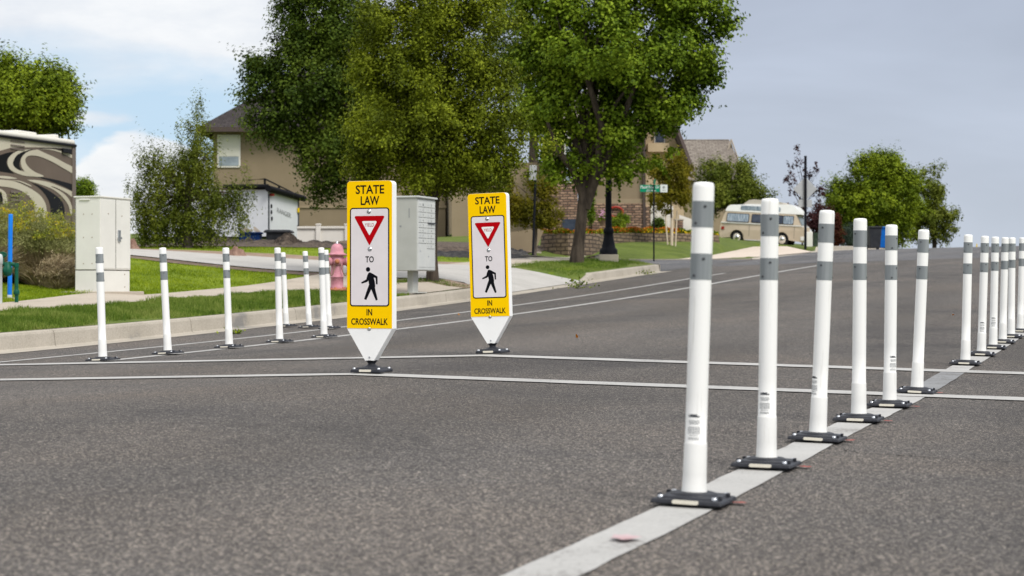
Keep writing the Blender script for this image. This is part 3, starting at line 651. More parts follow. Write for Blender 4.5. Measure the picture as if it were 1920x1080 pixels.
# ------------------------------------------------------------------ delineator posts
def sheetmesh_base():
    b = MB().use(M['rubber'])
    b.box((0, 0, .0065), (.208, .208, .013), .004, taper=.96)
    b.box((0, 0, .0165), (.180, .180, .009), .003, taper=.88)
    b.lathe([(.070, .018), (.066, .026), (.056, .029), (.04, .030)], 24)
    for sx in (-1, 1):
        for sy in (-1, 1):
            b.use(M['steel']).lathe([(.0085, .014), (.0085, .021), (.005, .023)], 8, (sx*.078, sy*.078, 0))
            b.use(M['rubber']).box((sx*.088, sy*.05, .018), (.010, .018, .014), .002)
    return b
def make_post():
    t = thing('delineator_post', 'x', 'traffic post', (0, 0, 0))
    sheetmesh_base().build('base', t)
    f = MB().use(M['cream']); f.prism(rrect(-.038, .038, .0022, .0128, .005), -.1065, -.100); f.build('base_reflector', t)
    p = MB().use(M['tube'])
    p.lathe([(.0400, .022), (.0355, .034), (.0340, .08), (.0328, .165), (.0324, .169), (.0310, .171), (.0308, .30), (.0306, .6), (.0305, .898), (.0295, .907), (.026, .912), (.014, .914)], 32)
    tube = p.build('tube', t)
    for z in (.6345, .784):
        b = MB().use(M['band'])
        b.lathe([(.0312, z), (.0312, z+.075)], 32)
        b.use(M['rivet'])
        for k, (aa, dz) in enumerate(((-115, .012), (-65, .060), (60, .012), (120, .06))):
            a = R(aa); b.lathe([(.0042, 0), (.0042, .0018), (.002, .0026)], 8, (.0312*math.cos(a), .0312*math.sin(a), z+dz), Vector((math.cos(a), math.sin(a), 0)).to_track_quat('Z', 'Y').to_matrix())
        b.build('reflective_band', t)
    # printed data label wrapped round the tube
    lb = MB()
    def wrap(x, y, z): a = x/.0338-math.pi/2; r = .0315; return (r*math.cos(a), r*math.sin(a), z)
    def bar(x0, x1, z0, z1, m):
        lb.use(m); n = 5; vs = []
        for i in range(n+1):
            x = x0+(x1-x0)*i/n; vs += [wrap(x, 0, z0), wrap(x, 0, z1)]
        lb.add(vs, [(2*i, 2*i+2, 2*i+3, 2*i+1) for i in range(n)])
    bar(-.018, .018, .243, .247, M['ink2']); bar(-.012, .010, .2475, .251, M['ink2']); bar(-.020, -.010, .2485, .2505, M['ink'])
    for i, (z, w) in enumerate(((.233, .034), (.2285, .038), (.224, .030), (.2145, .038), (.2105, .040), (.206, .042), (.2015, .040), (.197, .042), (.191, .030), (.184, .036), (.180, .036))):
        x = -w/2
        while x < w/2:
            e = min(x+random.uniform(.003, .008), w/2); bar(x, e, z-.0011, z+.0011, M['ink']); x = e+.0012
    lb.build('printed_label', t)
    return t
proto = make_post(); first = True
def post(X, Y, lean, label, spin, lab, group, leany=0):
    global first
    t = proto if first else copy_tree(proto); first = False
    u, v = UV(X, Y); t.location = (X, Y, float(roadz(u, v))+.0105)
    t.rotation_euler = (leany, math.atan(lean), ROT); t['label'] = label; t['group'] = group
    for ch in list(t.children):
        if ch.name.startswith('printed_label') and not lab: bpy.data.objects.remove(ch); continue
        if ch.name.split('.')[0] in ('tube', 'reflective_band', 'printed_label'): ch.rotation_euler[2] = spin
    return t
def on_line(px, v):
    t = (px-960)/F; Z = 10.
    for _ in range(40): Z = .5*Z+.5*(v((sA*t+cA)*Z) if callable(v) else v)/(cA*t-sA)
    return t*Z, Z
RP = [(1301, .030, 0, 1, 'nearest and largest white post of the right row, showing its printed label'),
      (1437, .012, -.12, 1, 'second post of the right row from the front, its printed label facing forward'),
      (1533, .040, -.75, 1, 'third post of the right row, leaning right, label turned to its left edge'),
      (1610, .008, 2, 0, 'fourth post of the right row, in front of the dark bin'),
      (1668, .010, .72, 1, 'fifth post of the right row, its label turned to its right edge'),
      (1719, .044, 2.3, 0, 'last post of the right row before the crosswalk, leaning right'),
      (1810, .022, 2.8, 0, 'first post beyond the crosswalk in the right row, by the far crosswalk line'),
      (1840, .030, .1, 1, 'second post beyond the crosswalk in the right row, with a printed label'),
      (1862, .020, .05, 1, 'third post beyond the crosswalk in the right row, with a printed label'),
      (1880, .024, 1.9, 0, 'fourth post beyond the crosswalk in the right row, yellowed slightly'),
      (1896, .010, 2.4, 0, 'fifth post beyond the crosswalk in the right row, next to the rightmost'),
      (1913, .024, 1.5, 0, 'rightmost white post, cut by the edge of the photo')]
for px, lean, spin, lab, label in RP:
    X, Y = on_line(px, vR_); post(X, Y, lean, label, spin, lab, 'white posts along the right lane line', random.uniform(-.01, .01))
    if px in (1301, 1437, 1533, 1610, 1668, 1719): blot('paint_mark', X+.135, Y+.02, .026, .022, M['paint_red'], .008)
blot('paint_mark', *on_line(1172, lambda u: -1.26), .045, .05, M['paint_pink'], .013)
LP = [(193, .038, 'leftmost white post, standing in front of the utility cabinet'), (315, .058, 'second post from the left on the bike lane line, tilted left over the lawn'),
      (430, .040, 'third post from the left on the bike lane line, in front of the pale driveway'), (524.5, .026, 'fourth bike lane post from the left, overlapping the leaning post behind it'),
      (608, .037, 'fifth front post on the bike lane line, nearest the pink hydrant')]
for px, lean, label in LP:
    X, Y = on_line(px, vB); post(X, Y, -lean, label, random.uniform(1.5, 4), 0, 'white posts along the bike lane')
for px, Z, lean, label in ((537, 22.9, .052, 'post at the kerb behind the fourth bike lane post, tilted left'), (580, 22.25, .062, 'middle of the three rear posts closing the bike lane, standing alone'), (617.5, 21.6, .050, 'post half hidden behind the front post beside the pink hydrant')):
    X, Y = pix(px, Z); post(X, Y, -lean, label, random.uniform(1.5, 4), 0, 'white posts closing off the bike lane')

# ------------------------------------------------------------------ crosswalk signs
def sign(px, Z, lean, label, rz=0):
    X, Y = pix(px, Z); u, v = UV(X, Y)
    t = thing('crosswalk_sign', label, 'road sign', (X, Y, float(roadz(u, v))+.0105), ROT+rz, 'crosswalk signs in the middle of the road', ry=lean)
    H = 1.19; W = .1525; T = H-.004; ZB = T-.915; D = .034
    b = MB().use(M['rubber'])
    b.box((0, 0, .010), (.205, .205, .020), .006, taper=.97); b.box((0, 0, .025), (.165, .165, .012), .004, taper=.85)
    for sx in (-1, 1):
        for sy in (-1, 1): b.use(M['steel']).lathe([(.010, .018), (.010, .027), (.006, .030)], 8, (sx*.082, sy*.08, 0))
    b.use(M['rubber']).lathe([(.062, .028), (.050, .036), (.028, .044), (.022, .052), (.030, .064), (.036, .068), (.036, .074)], 20)
    b.build('base', t)
    MB().use(M['cream']).prism(rrect(-.040, .040, .005, .019, .006), -.1055, -.100).build('base_reflector', t)
    body = MB().use(M['white'])
    outline = rrect(-W, W, ZB, T, .024, 6, (0, 0, 1, 1))
    i0 = outline.index((W, ZB))
    poly = [(-W, ZB), (-.030, .072), (.030, .072), (W, ZB)]+[p for p in outline[i0+1:]]
    body.prism(poly, -D, D)
    body.build('body', t)
    y = -D
    yb = MB().use(M['yellow']); yb.prism(rrect(-W+.001, W-.001, ZB+.001, T-.001, .023, 6, (0, 0, 1, 1)), y-.002, y); 
    yb.build('yellow_panel', t)
    # local mapping from the measured panel picture: top left (47,33) ... width 235, height 770
    def lx(zx, zy): return (zx-(47-17*(zy-33)/770))/236*.305-.1525
    def lz(zy): return T-(zy-33)/770*.915
    y -= .002
    pn = MB()
    x0, x1, z1, z0 = -.1525+.0215, .1525-.0185, lz(173), lz(688)
    pn.use(M['black']).prism(rrect(x0, x1, z0, z1, .019), y-.0012, y)
    pn.use(M['greyw']).prism(rrect(x0+.0075, x1-.0075, z0+.0075, z1-.0075, .013), y-.0020, y-.0012)
    cx = (x0+x1)/2
    yy = y-.0026
    tri = lambda hw, zt, zb, r: [(cx-hw+r, zt), (cx+hw-r, zt), (cx+hw-r*.3, zt-r*.55), (cx+hw-r*.5, zt-r*1.3), (cx+r*.6, zb+r*.8), (cx, zb), (cx-r*.6, zb+r*.8), (cx-hw+r*.5, zt-r*1.3), (cx-hw+r*.3, zt-r*.55)]
    pn.use(M['red']).flat(tri(.103, lz(216), lz(369), .010), yy)
    pn.use(M['white']).flat(tri(.051, lz(243), lz(317), .008), yy-.0004)
    pn.use(M['red']).text('YIELD', .062, .0215, cx, lz(263), yy-.0008, .002)
    pn.use(M['black']).text('TO', .057, .039, cx+.001, lz(442.5), yy, .022)
    # walking figure, measured in the enlarged photograph
    def fg(q): return [((560+a/6.4-(657-5*(430+b_/6.4-342)/278))/84.5*.305-.1525, T-((430+b_/6.4)-342.5)/277.5*.915) for a, b_ in q]
    pn.flat(fg([(862, 548), (878, 541), (898, 548), (915, 558), (970, 592), (969, 685), (950, 685), (947, 610), (924, 602), (936, 655), (940, 705), (937, 728), (967, 868), (945, 881), (892, 745), (830, 874), (804, 862), (848, 735), (867, 690), (860, 640), (845, 656), (780, 677), (772, 661), (834, 626), (848, 575)]), yy)
    hd = fg([(858, 505)])[0]; pn.flat(circle(*hd, .0145, 20), yy)
    pn.build('symbol_panel', t)
    tx = MB().use(M['black'])
    tx.text('STATE', .192, .055, lx(167, 78)+.0, lz(78), yy+.0018, .018); tx.text('LAW', .125, .055, lx(166, 136), lz(136), yy+.0018, .018)
    tx.build('lettering', t); tx = MB().use(M['black'])
    tx.text('IN', .038, .040, lx(150, 718), lz(718), yy+.0018, .02); tx.text('CROSSWALK', .248, .041, lx(149.5, 767), lz(767), yy+.0018, .018)
    tx.build('lettering', t)
    for zy in (193, 389, 803):
        bt = MB().use(M['steel']); rt = Matrix.Rotation(R(90), 3, 'X')
        bt.lathe([(.014, 0), (.014, .0014), (.0075, .0018), (.0070, .0045), (.004, .0062)], 16, (lx(160 if zy < 700 else 147, zy), y-.002 if zy < 700 else -D, lz(zy)), rt); bt.build('bolt', t)
    for xx in (-.0, ):
        MB().use(M['steel']).lathe([(.006, 0), (.006, .003)], 12, (0, -D, .092), Matrix.Rotation(R(90), 3, 'X')).build('bolt', t)
    return t
sign(697, 11.53, 0.0, 'nearer and larger yellow crosswalk sign, on the near crosswalk line', .0)
sign(924, 13.78, -.030, 'farther yellow crosswalk sign leaning slightly left on the far crosswalk line', .0)

# ------------------------------------------------------------------ street hardware on the left
def cabinet():
    p = gp(187, 26.2); t = thing('utility_cabinet', 'tall almond utility cabinet with two doors beside the sidewalk', 'utility cabinet', p, ROT)
    W, D, H = .80, .40, 1.37        # W runs along the road, D across it; local x across (+ to the road), y along
    b = MB().use(M['cab'])
    b.box((-D/2, W/2, .30/2+.03), (D, W, .30), .004); b.build('plinth', t)
    b = MB().use(M['cab']); b.box((-D/2+.005, W/2, .345+(H-.345)/2), (D+.01, W+.01, H-.345), .006)
    b.box((-D/2+.005, W/2, H+.006), (D+.04, W+.04, .022), .004); b.box((-D/2-.04, -.012, H-.035), (.16, .02, .02), .003)
    b.build('housing', t)
    sm = MB().use(M['cab_dark']); sm.box((-D/2, W/2, .3375), (D-.004, W-.004, .014)); sm.box((.0155, W*.5, .345+(H-.345)/2), (.003, .006, H-.38)); sm.box((-D+.012, -.007, .345+(H-.345)/2), (.006, .004, H-.38)); sm.build('seam', t)
    d = MB().use(M['cab']); d.box((.0125, W*.25, .345+(H-.36)/2), (.004, W*.5-.02, H-.40), .0015); d.build('door', t)
    d = MB().use(M['cab']); d.box((.0125, W*.75, .345+(H-.36)/2), (.004, W*.5-.02, H-.40), .0015); dd = d.build('door', t)
    h = MB().use(M['steel']); h.box((.024, W*.60, .83), (.02, .06, .17), .006); h.box((.036, W*.60, .80), (.015, .10, .03), .004); h.build('handle', dd)
    for x, z in ((-.30, 1.13), (-.16, 1.13), (-.30, .80), (-.16, .80), (-.30, .43), (-.16, .43)): MB().use(M['rust']).lathe([(.007, 0), (.007, .004)], 8, (x+.04, -.006, z), Matrix.Rotation(R(90), 3, 'X')).build('bolt', t)
    for yy, z in ((.2, 1.14), (.56, 1.12), (.06, .12), (.66, .10), (.66, .28), (.06, .28)): MB().use(M['rust']).lathe([(.008, 0), (.008, .004)], 8, (.016 if z > .34 else .002, yy, z), Matrix.Rotation(R(90), 3, 'Y')).build('bolt', t)
    s = MB().use(M['walk']); s.box((-D/2, W/2-.02, -.0), (D+.30, W+.35, .07), .01); s.build('slab', t)
cabinet()
def mailbox():
    p = gp(774, 30.0, .02); t = thing('cluster_mailbox', 'grey cluster mailbox on a pedestal, right behind the nearer crosswalk sign', 'mailbox', p, ROT)
    D, W = .46, .78; z0, z1 = .36, 1.53
    b = MB().use(M['mail']); b.box((0, 0, z0/2), (.10, .22, z0), .004); b.build('pedestal', t)
    b = MB().use(M['mail']); b.box((0, 0, .008), (.34, .40, .016), .003); b.build('foot_plate', t)
    b = MB().use(M['mail']); b.box((0, 0, (z0+z1)/2), (D, W, z1-z0), .006); b.build('housing', t)
    b = MB().use(M['maildoor']); b.box((.012, 0, z1+.008), (D+.06, W+.04, .03), .008); b.build('roof_cap', t)
    fr = MB().use(M['maildoor']); fr.box((D/2+.004, 0, (z0+z1)/2-.01), (.010, W-.03, z1-z0-.05), .002); fr.build('door_frame', t)
    # two columns of doors, front face +x
    for col in (0, 1):
        yy = -.175+.35*col; z = z1-.07
        for k in range(8+col):
            h = .083; zz = z-h/2
            d = MB().use(M['maildoor']); d.box((D/2+.011, yy, zz), (.006, .325, h-.012), .002)
            d.use(M['cab_dark']); d.box((D/2+.0122, yy, zz-h/2+.006), (.004, .325, .005))
            d.use(M['ink2']); d.text(str(col*8+k+1), .03, .035, 0, 0, 0, .01, fn=lambda x, y_, z_, yy=yy, zz=zz: (D/2+.0146, yy+.02+x, zz+z_))
            d.use(M['steel']).box((D/2+.015, yy-.11, zz), (.006, .016, .016), .001)
            if col == 1 and k == 3: d.use(M['ink2']).box((D/2+.02, yy+.02, zz-.038), (.03, .3, .018))
            d.build('mail_door', t); z -= h
        h = z-(z0+.05); d = MB().use(M['maildoor']); d.box((D/2+.011, yy, z-h/2), (.006, .325, h-.012), .002); d.use(M['steel']).box((D/2+.015, yy-.1, z-.12), (.006, .02, .02)); d.build('parcel_door', t)
    s = MB().use(M['ink']); s.box((.10, -W/2-.001, 1.28), (.014, .004, .15)); s.box((-.05, -W/2-.001, 1.07), (.03, .004, .025)); s.build('lock_slot', t)
mailbox()
def hydrant():
    p = gp(632, 29.6, .055); t = thing('fire_hydrant', 'faded pink fire hydrant with orange caps and hanging chains on the verge', 'fire hydrant', p, R(12))
    b = MB().use(M['pink']); b.lathe([(.105, .03), (.108, .06), (.100, .075), (.100, .21), (.106, .215), (.106, .225), (.098, .23), (.098, .40), (.108, .43), (.112, .47), (.108, .50), (.104, .57)], 24); b.build('barrel', t)
    f = MB().use(M['orange']); f.lathe([(.15, 0), (.155, .008), (.155, .03), (.12, .04)], 20)
    for k in range(6):
        a = 2*math.pi*k/6+.2; f.lathe([(.018, .03), (.018, .055), (.010, .058)], 6, (.135*math.cos(a), .135*math.sin(a), 0))
    f.build('flange', t)
    bo = MB().use(M['pink']); bo.lathe([(.125, .555), (.155, .565), (.158, .585), (.125, .595), (.108, .605), (.106, .65), (.092, .70), (.065, .735), (.040, .75)], 24); bo.build('bonnet', t)
    n = MB().use(M['steel']); n.lathe([(.024, .745), (.020, .785), (.012, .79)], 5); n.build('operating_nut', t)
    for a, r, L_ in ((R(205), .052, .17), (R(-12), .062, .19), (R(-95), .05, .12)):
        d = Vector((math.cos(a), math.sin(a), 0)); q = d.to_track_quat('Z', 'Y').to_matrix()
        nz = MB().use(M['pink']); nz.lathe([(r, .05), (r, L_-.05), (r+.016, L_-.045), (r+.016, L_-.01), (r*.8, L_)], 18, (0, 0, .465), q); o = nz.build('nozzle', t)
        cp = MB().use(M['orange']); cp.lathe([(r*.85, L_-.003), (r*.80, L_+.02), (.020, L_+.024), (.020, L_+.045)], 8, (0, 0, .465), q); cp.build('cap', o)
    ch = MB().use(M['chain'])
    for a0, a1, r0 in ((R(215), R(250), .17), (R(-20), R(-70), .17)):
        pts = []
        for i in range(14):
            k = i/13; a = a0+(a1-a0)*k; r = r0*(1-k)+.112*k+.03*math.sin(math.pi*k); pts.append((r*math.cos(a), r*math.sin(a), .44-.20*math.sin(math.pi*k)+.0*k))
        ch.tube(pts, .0075, 5)
    ch.build('chain', t)
hydrant()
def blue_pole():
    p = gp(18, 24.8); t = thing('marker_post', 'bright blue plastic marker post behind the green valve pipe at the left edge', 'marker post', p, ry=.012)
    MB().use(M['blue']).lathe([(.030, .03), (.030, 1.12), (.026, 1.135), (.01, 1.137)], 16).build('tube', t)
    MB().use(M['pipegrey']).lathe([(.034, -.02), (.034, .05), (.03, .055)], 16).build('socket', t)
    MB().use(M['walk']).box((0, 0, .0), (.16, .14, .04), .01).build('footing', t)
blue_pole()
def valve():
    p = gp(31, 23.9); t = thing('backflow_valve', 'dark green backflow valve on upright green pipes beside the sidewalk', 'valve', p)
    g = M['green']
    b = MB().use(g); b.tube([(0, 0, -.02), (0, 0, .44)], .024, 14); b.lathe([(.033, .12), (.040, .135), (.040, .17), (.033, .185)], 12); b.lathe([(.030, .47), (.034, .49), (.030, .53)], 12); b.build('riser_pipe', t)
    b = MB().use(g); b.tube([(0, 0, .44), (0, 0, .485), (-.02, 0, .508), (-.06, 0, .515), (-.40, 0, .515)], .026, 12); b.lathe([(.036, -.012), (.036, .012)], 10, (-.09, 0, .515), Matrix.Rotation(R(90), 3, 'Y')); b.build('cross_pipe', t)
    b = MB().use(g); b.lathe([(.02, -.13), (.05, -.12), (.062, -.07), (.060, -.03), (.045, .0), (.035, .05)], 16, (-.11, -.02, .49)); b.lathe([(.048, -.06), (.052, -.02), (.035, .02)], 14, (-.22, -.03, .46), Matrix.Rotation(R(25), 3, 'Y')); b.build('valve_body', t)
    b = MB().use(g); b.tube([(-.17, 0, .53), (-.17, -.01, .61)], .014, 8)
    ring = [(-.17+.045*math.cos(2*math.pi*i/16), -.02, .635+.03*math.sin(2*math.pi*i/16)) for i in range(17)]; b.tube(ring, .011, 7); b.lathe([(.03, -.01), (.03, .01)], 12, (-.17, -.02, .635), Matrix.Rotation(R(75), 3, 'X')); b.build('hand_wheel', t)
    q = gp(-23, 23.6); t2 = thing('vent_pipe', 'pale grey round topped pipe at the very left edge of the photo', 'pipe', q)
    MB().use(M['pipegrey']).lathe([(.030, -.02), (.030, .52), (.038, .525), (.038, .60), (.030, .635), (.012, .65)], 14, (.155, 0, 0)).build('tube', t2)
valve()
def lamp_post():
    p = gp(1141, 45.2, -.02); t = thing('street_lamp', 'black fluted street lamp post on a concrete footing beside the leafy maple', 'street lamp', p)
    MB().use(M['walk']).box((0, 0, .09), (.46, .46, .2), .015).build('footing', t)
    b = MB().use(M['lamp']); b.lathe([(.22, .19), (.22, .30), (.205, .32), (.17, .36), (.15, .46), (.115, .62), (.108, .70), (.125, .72), (.128, .80), (.10, .83), (.085, .86)], 20); b.build('base', t)
    b = MB().use(M['lamp']); b.lathe([(.078, .85), (.062, 3.6), (.075, 3.62), (.075, 3.68), (.055, 3.70)], 16); b.build('pole', t)
    b = MB().use(M['lamp']); b.lathe([(.05, 3.69), (.12, 3.74), (.14, 3.8), (.11, 3.82)], 16); b.lathe([(.22, 4.28), (.20, 4.34), (.12, 4.42), (.05, 4.46), (.03, 4.52), (.05, 4.55), (.02, 4.6)], 16); b.build('lantern_cap', t)
    b = MB().use(M['lens']); b.lathe([(.11, 3.82), (.17, 3.95), (.20, 4.15), (.20, 4.28)], 16); b.build('globe', t)
lamp_post()
def street_sign():
    p = gp(1226, 50.6); t = thing('street_name_sign', 'green street name sign with a white end plate on a thin pole', 'street sign', p)
    MB().use(M['lamp']).tube([(0, 0, -.03), (0, 0, 2.05)], .022, 10).build('pole', t)
    z = 2.05-.12; k = 50.6/F
    b = MB().use(M['sgreen']); b.prism(rrect(-26*k, 11*k, 1.86, 2.055, .012), -.006, .004); pn = b.build('name_plate', t)
    x = MB().use(M['swhite']); x.text('Placid Rose Dr', 35*k, .085, -7.5*k, 1.995, -.009, .015); x.build('lettering', pn); x = MB().use(M['swhite']); x.text('650 West', 18*k, .055, -5*k, 1.90, -.009, .01); x.build('lettering', pn)
    b = MB().use(M['swhite']); b.prism(rrect(12*k, 25.5*k, 1.85, 2.06, .015), -.006, .004); pl = b.build('end_plate', t)
    x = MB().use(M['ink']); x.flat(circle(18.5*k, 1.985, .035, 10), -.008); x.flat(rrect(15.5*k, 21.5*k, 1.90, 1.915, .003), -.008); x.build('emblem', pl)
    b = MB().use(M['sgreen']); b.box((1*k, 0, 2.13), (.02, .5, .13), .003); b.build('cross_plate', t)
street_sign()
p = gp(999, 52.5); t = thing('sign_pole', 'thin black pole left of the maple with a grey sign plate on top', 'sign pole', p, ry=.035)
MB().use(M['lamp']).tube([(0, 0, -.03), (0, 0, 2.5)], .032, 8).build('pole', t)
MB().use(M['signback']).box((-.08, .0, 2.35), (.20, .42, .42), .01).build('sign_plate', t)
p = gp(1510, 76); t = thing('diamond_sign', 'grey back of a diamond shaped sign on a black pole by the van', 'road sign', p)
k = 76/F
MB().use(M['lamp']).tube([(0, -.03, -.03), (0, -.03, 175*k)], .055, 10).build('pole', t)
b = MB().use(M['signback']); b.box((.01*0+.0, .04, 113*k), (.70, .02, .70), .008, Matrix.Rotation(R(45), 3, 'Y')); b.build('diamond_plate', t)
b = MB().use(M['signback']); b.box((.0, .04, 86*k), (26*k, .02, 14*k), .008); b.build('lower_plate', t)

# ------------------------------------------------------------------ motorhome
def motorhome():
    Xr, Yr = pix(140, 50); u0, v0 = UV(Xr, Yr)
    base = gxy(Xr, Yr); zt = (540-270)/F*50
    t = thing('motorhome', 'big motorhome with brown, black and cream swirls at the left edge', 'motorhome', base, ROT)
    # local: y along the road, x across (+ toward the road); the side facing the road is x=0
    H = zt-base.z; L_ = 10.5; Wd = 2.5; flo = .55
    b = MB().use(M['rvtaupe']); b.box((-Wd/2, -L_/2, (H+flo)/2), (Wd, L_, H-flo), .05); b.build('body', t)
    b = MB().use(M['rvwhite']); b.box((-Wd/2, -L_/2, H+.035), (Wd+.05, L_+.04, .15), .06); rf = b.build('roof', t)
    for yy, w, h in ((-1.9, .9, .10), (-3.4, .5, .07), (-.55, .22, .12)):
        MB().use(M['rvwhite']).box((-.5, yy, H+.10+h/2), (.6, w, h), .04).build('roof_vent', rf)
    b = MB().use(M['rvtrim']); b.box((.012, -.06, (H+flo)/2), (.05, .16, H-flo), .015); b.build('corner_trim', t)
    b = MB().use(M['rvblack']); b.box((.03, -L_/2, H-.05), (.09, L_, .07), .015); b.box((.045, -.45, H-.22), (.06, .4, .12), .01); b.build('awning_rail', t)
    # local plane helper: enlarged photo pixel -> point on the side plane x=0
    def sp(zx, zy):
        px = zx/5.68; py = 230+zy/5.68; tt = (px-960)/F; Z = v0/(cA*tt-sA); u = (sA*tt+cA)*Z; return (u-u0, (540-py)/F*Z-base.z)
    paint = []
    def sw(m, pts, lay):
        q = [sp(*a) for a in pts]; 
        # map: (y,z) polygon on x=lay
        mbx.use(m); n = len(q); ar = sum(q[i][0]*q[(i+1) % n][1]-q[(i+1) % n][0]*q[i][1] for i in range(n))
        if ar < 0: q = q[::-1]
        mbx.add([(.003+.003*lay, a, z) for a, z in q], [tuple(range(n))])
    def curve(p, n=8):
        out = []
        for i in range(len(p)-1):
            p0 = p[max(i-1, 0)]; p1 = p[i]; p2 = p[i+1]; p3 = p[min(i+2, len(p)-1)]
            for s_ in range(n):
                k = s_/n; f = lambda a, b, c, d: .5*((2*b)+(-a+c)*k+(2*a-5*b+4*c-d)*k*k+(-a+3*b-3*c+d)*k**3)
                out.append((f(p0[0], p1[0], p2[0], p3[0]), f(p0[1], p1[1], p2[1], p3[1])))
        return out+[p[-1]]
    mbx = MB()
    cr, bk, tp = M['rvcream'], M['rvblack'], M['rvtaupe']
    Lx = -700
    sw(cr, [(Lx, 20), (0, 100), (795, 225), (795, 288), (600, 268), (400, 262), (250, 262), (120, 265), (0, 300), (Lx, 250)], 0)
    sw(bk, [(Lx, 330), (0, 345)]+curve([(0, 345), (90, 318), (180, 312), (110, 350), (70, 420), (95, 490), (150, 545)])+[(0, 520), (Lx, 480)], 0)
    sw(bk, curve([(395, 275), (520, 272), (650, 282), (795, 295)])+curve([(795, 375), (700, 320), (580, 288), (395, 275)]), 1)
    sw(bk, curve([(350, 280), (240, 290), (150, 360), (125, 430), (160, 480), (225, 510), (205, 450), (225, 370), (290, 310), (350, 280)]), 1)
    sw(cr, curve([(330, 282), (190, 300), (95, 365), (78, 440), (120, 510), (240, 560), (370, 575), (460, 570), (330, 535), (200, 505), (140, 455), (145, 395), (200, 330), (330, 282)]), 2)
    sw(cr, curve([(395, 285), (290, 310), (225, 375), (220, 450), (260, 520), (350, 572), (462, 570), (360, 520), (290, 460), (265, 400), (290, 358), (350, 350), (430, 365), (560, 420), (680, 490), (795, 550), (795, 488), (690, 430), (580, 370), (470, 320), (395, 285)]), 3)
    sw(cr, curve([(410, 288), (500, 285), (600, 305), (700, 345), (795, 395), (795, 360), (700, 318), (600, 290), (500, 278), (410, 288)]), 2)
    sw(bk, curve([(380, 575), (500, 590), (640, 620), (780, 665), (780, 730), (700, 690), (560, 630), (440, 592), (380, 575)]), 1)
    sw(cr, curve([(285, 608), (400, 612), (520, 635), (640, 680), (780, 745), (780, 800), (690, 740), (590, 690), (540, 680), (640, 730), (720, 800), (765, 900), (770, 1000), (745, 960), (725, 880), (660, 790), (560, 710), (420, 655), (340, 630), (285, 608)]), 2)
    sw(bk, curve([(330, 640), (420, 670), (560, 750), (650, 830), (685, 920), (680, 1100)])+[(540, 1100)]+curve([(540, 960), (530, 870), (490, 780), (420, 700), (330, 640)]), 1)
    sw(cr, [(Lx, 570)]+curve([(0, 565), (90, 572), (180, 595), (90, 598), (0, 590)])+[(Lx, 600)], 1)
    sw(cr, [(Lx, 560)]+curve([(0, 605), (150, 625), (300, 690), (420, 770), (480, 860), (495, 960), (490, 1100)])+[(355, 1100)]+curve([(370, 960), (360, 870), (310, 790), (220, 725), (100, 690), (0, 678)])+[(Lx, 700)], 2)
    sw(cr, curve([(90, 612), (200, 628), (330, 680), (300, 655), (200, 618), (90, 612)]), 3)
    sw(cr, curve([(-60, 690), (0, 705), (50, 740), (72, 800), (70, 860), (30, 860), (25, 800), (0, 735), (-60, 720)]), 3)
    sw(bk, curve([(-80, 740), (0, 745), (20, 800), (15, 860), (-80, 870)]), 3)
    mbx.build('painted_swirls', t)
    v = MB().use(M['rvtrim'])
    for zy in (205, 250, 285): a = sp(110, zy-8); c_ = sp(255, zy+2); v.box((.015, (a[0]+c_[0])/2, (a[1]+c_[1])/2), (.02, abs(c_[0]-a[0]), .035))
    v.build('side_vent', t); v = MB().use(M['rvtrim'])
    for zy in (735, 778, 820): a = sp(105, zy); c_ = sp(210, zy+5); v.box((.022, (a[0]+c_[0])/2, (a[1]+c_[1])/2), (.02, abs(c_[0]-a[0]), .06))
    v.build('side_vent', t)
    for yy in (-1.9, -2.9, -8.6):
        w = MB().use(M['tyre']); w.lathe([(.40, -.13), (.47, -.10), (.47, .10), (.40, .13)], 24, (-.16, yy, .47), Matrix.Rotation(R(90), 3, 'Y')); w.use(M['chrome']).lathe([(.26, .13), (.2, .15)], 16, (-.16, yy, .47), Matrix.Rotation(R(90), 3, 'Y')); w.build('wheel', t)
    MB().use(M['darkglass']).box((.004, -5.6, H*.66), (.03, 1.2, .8), .01).build('window', t)
motorhome()

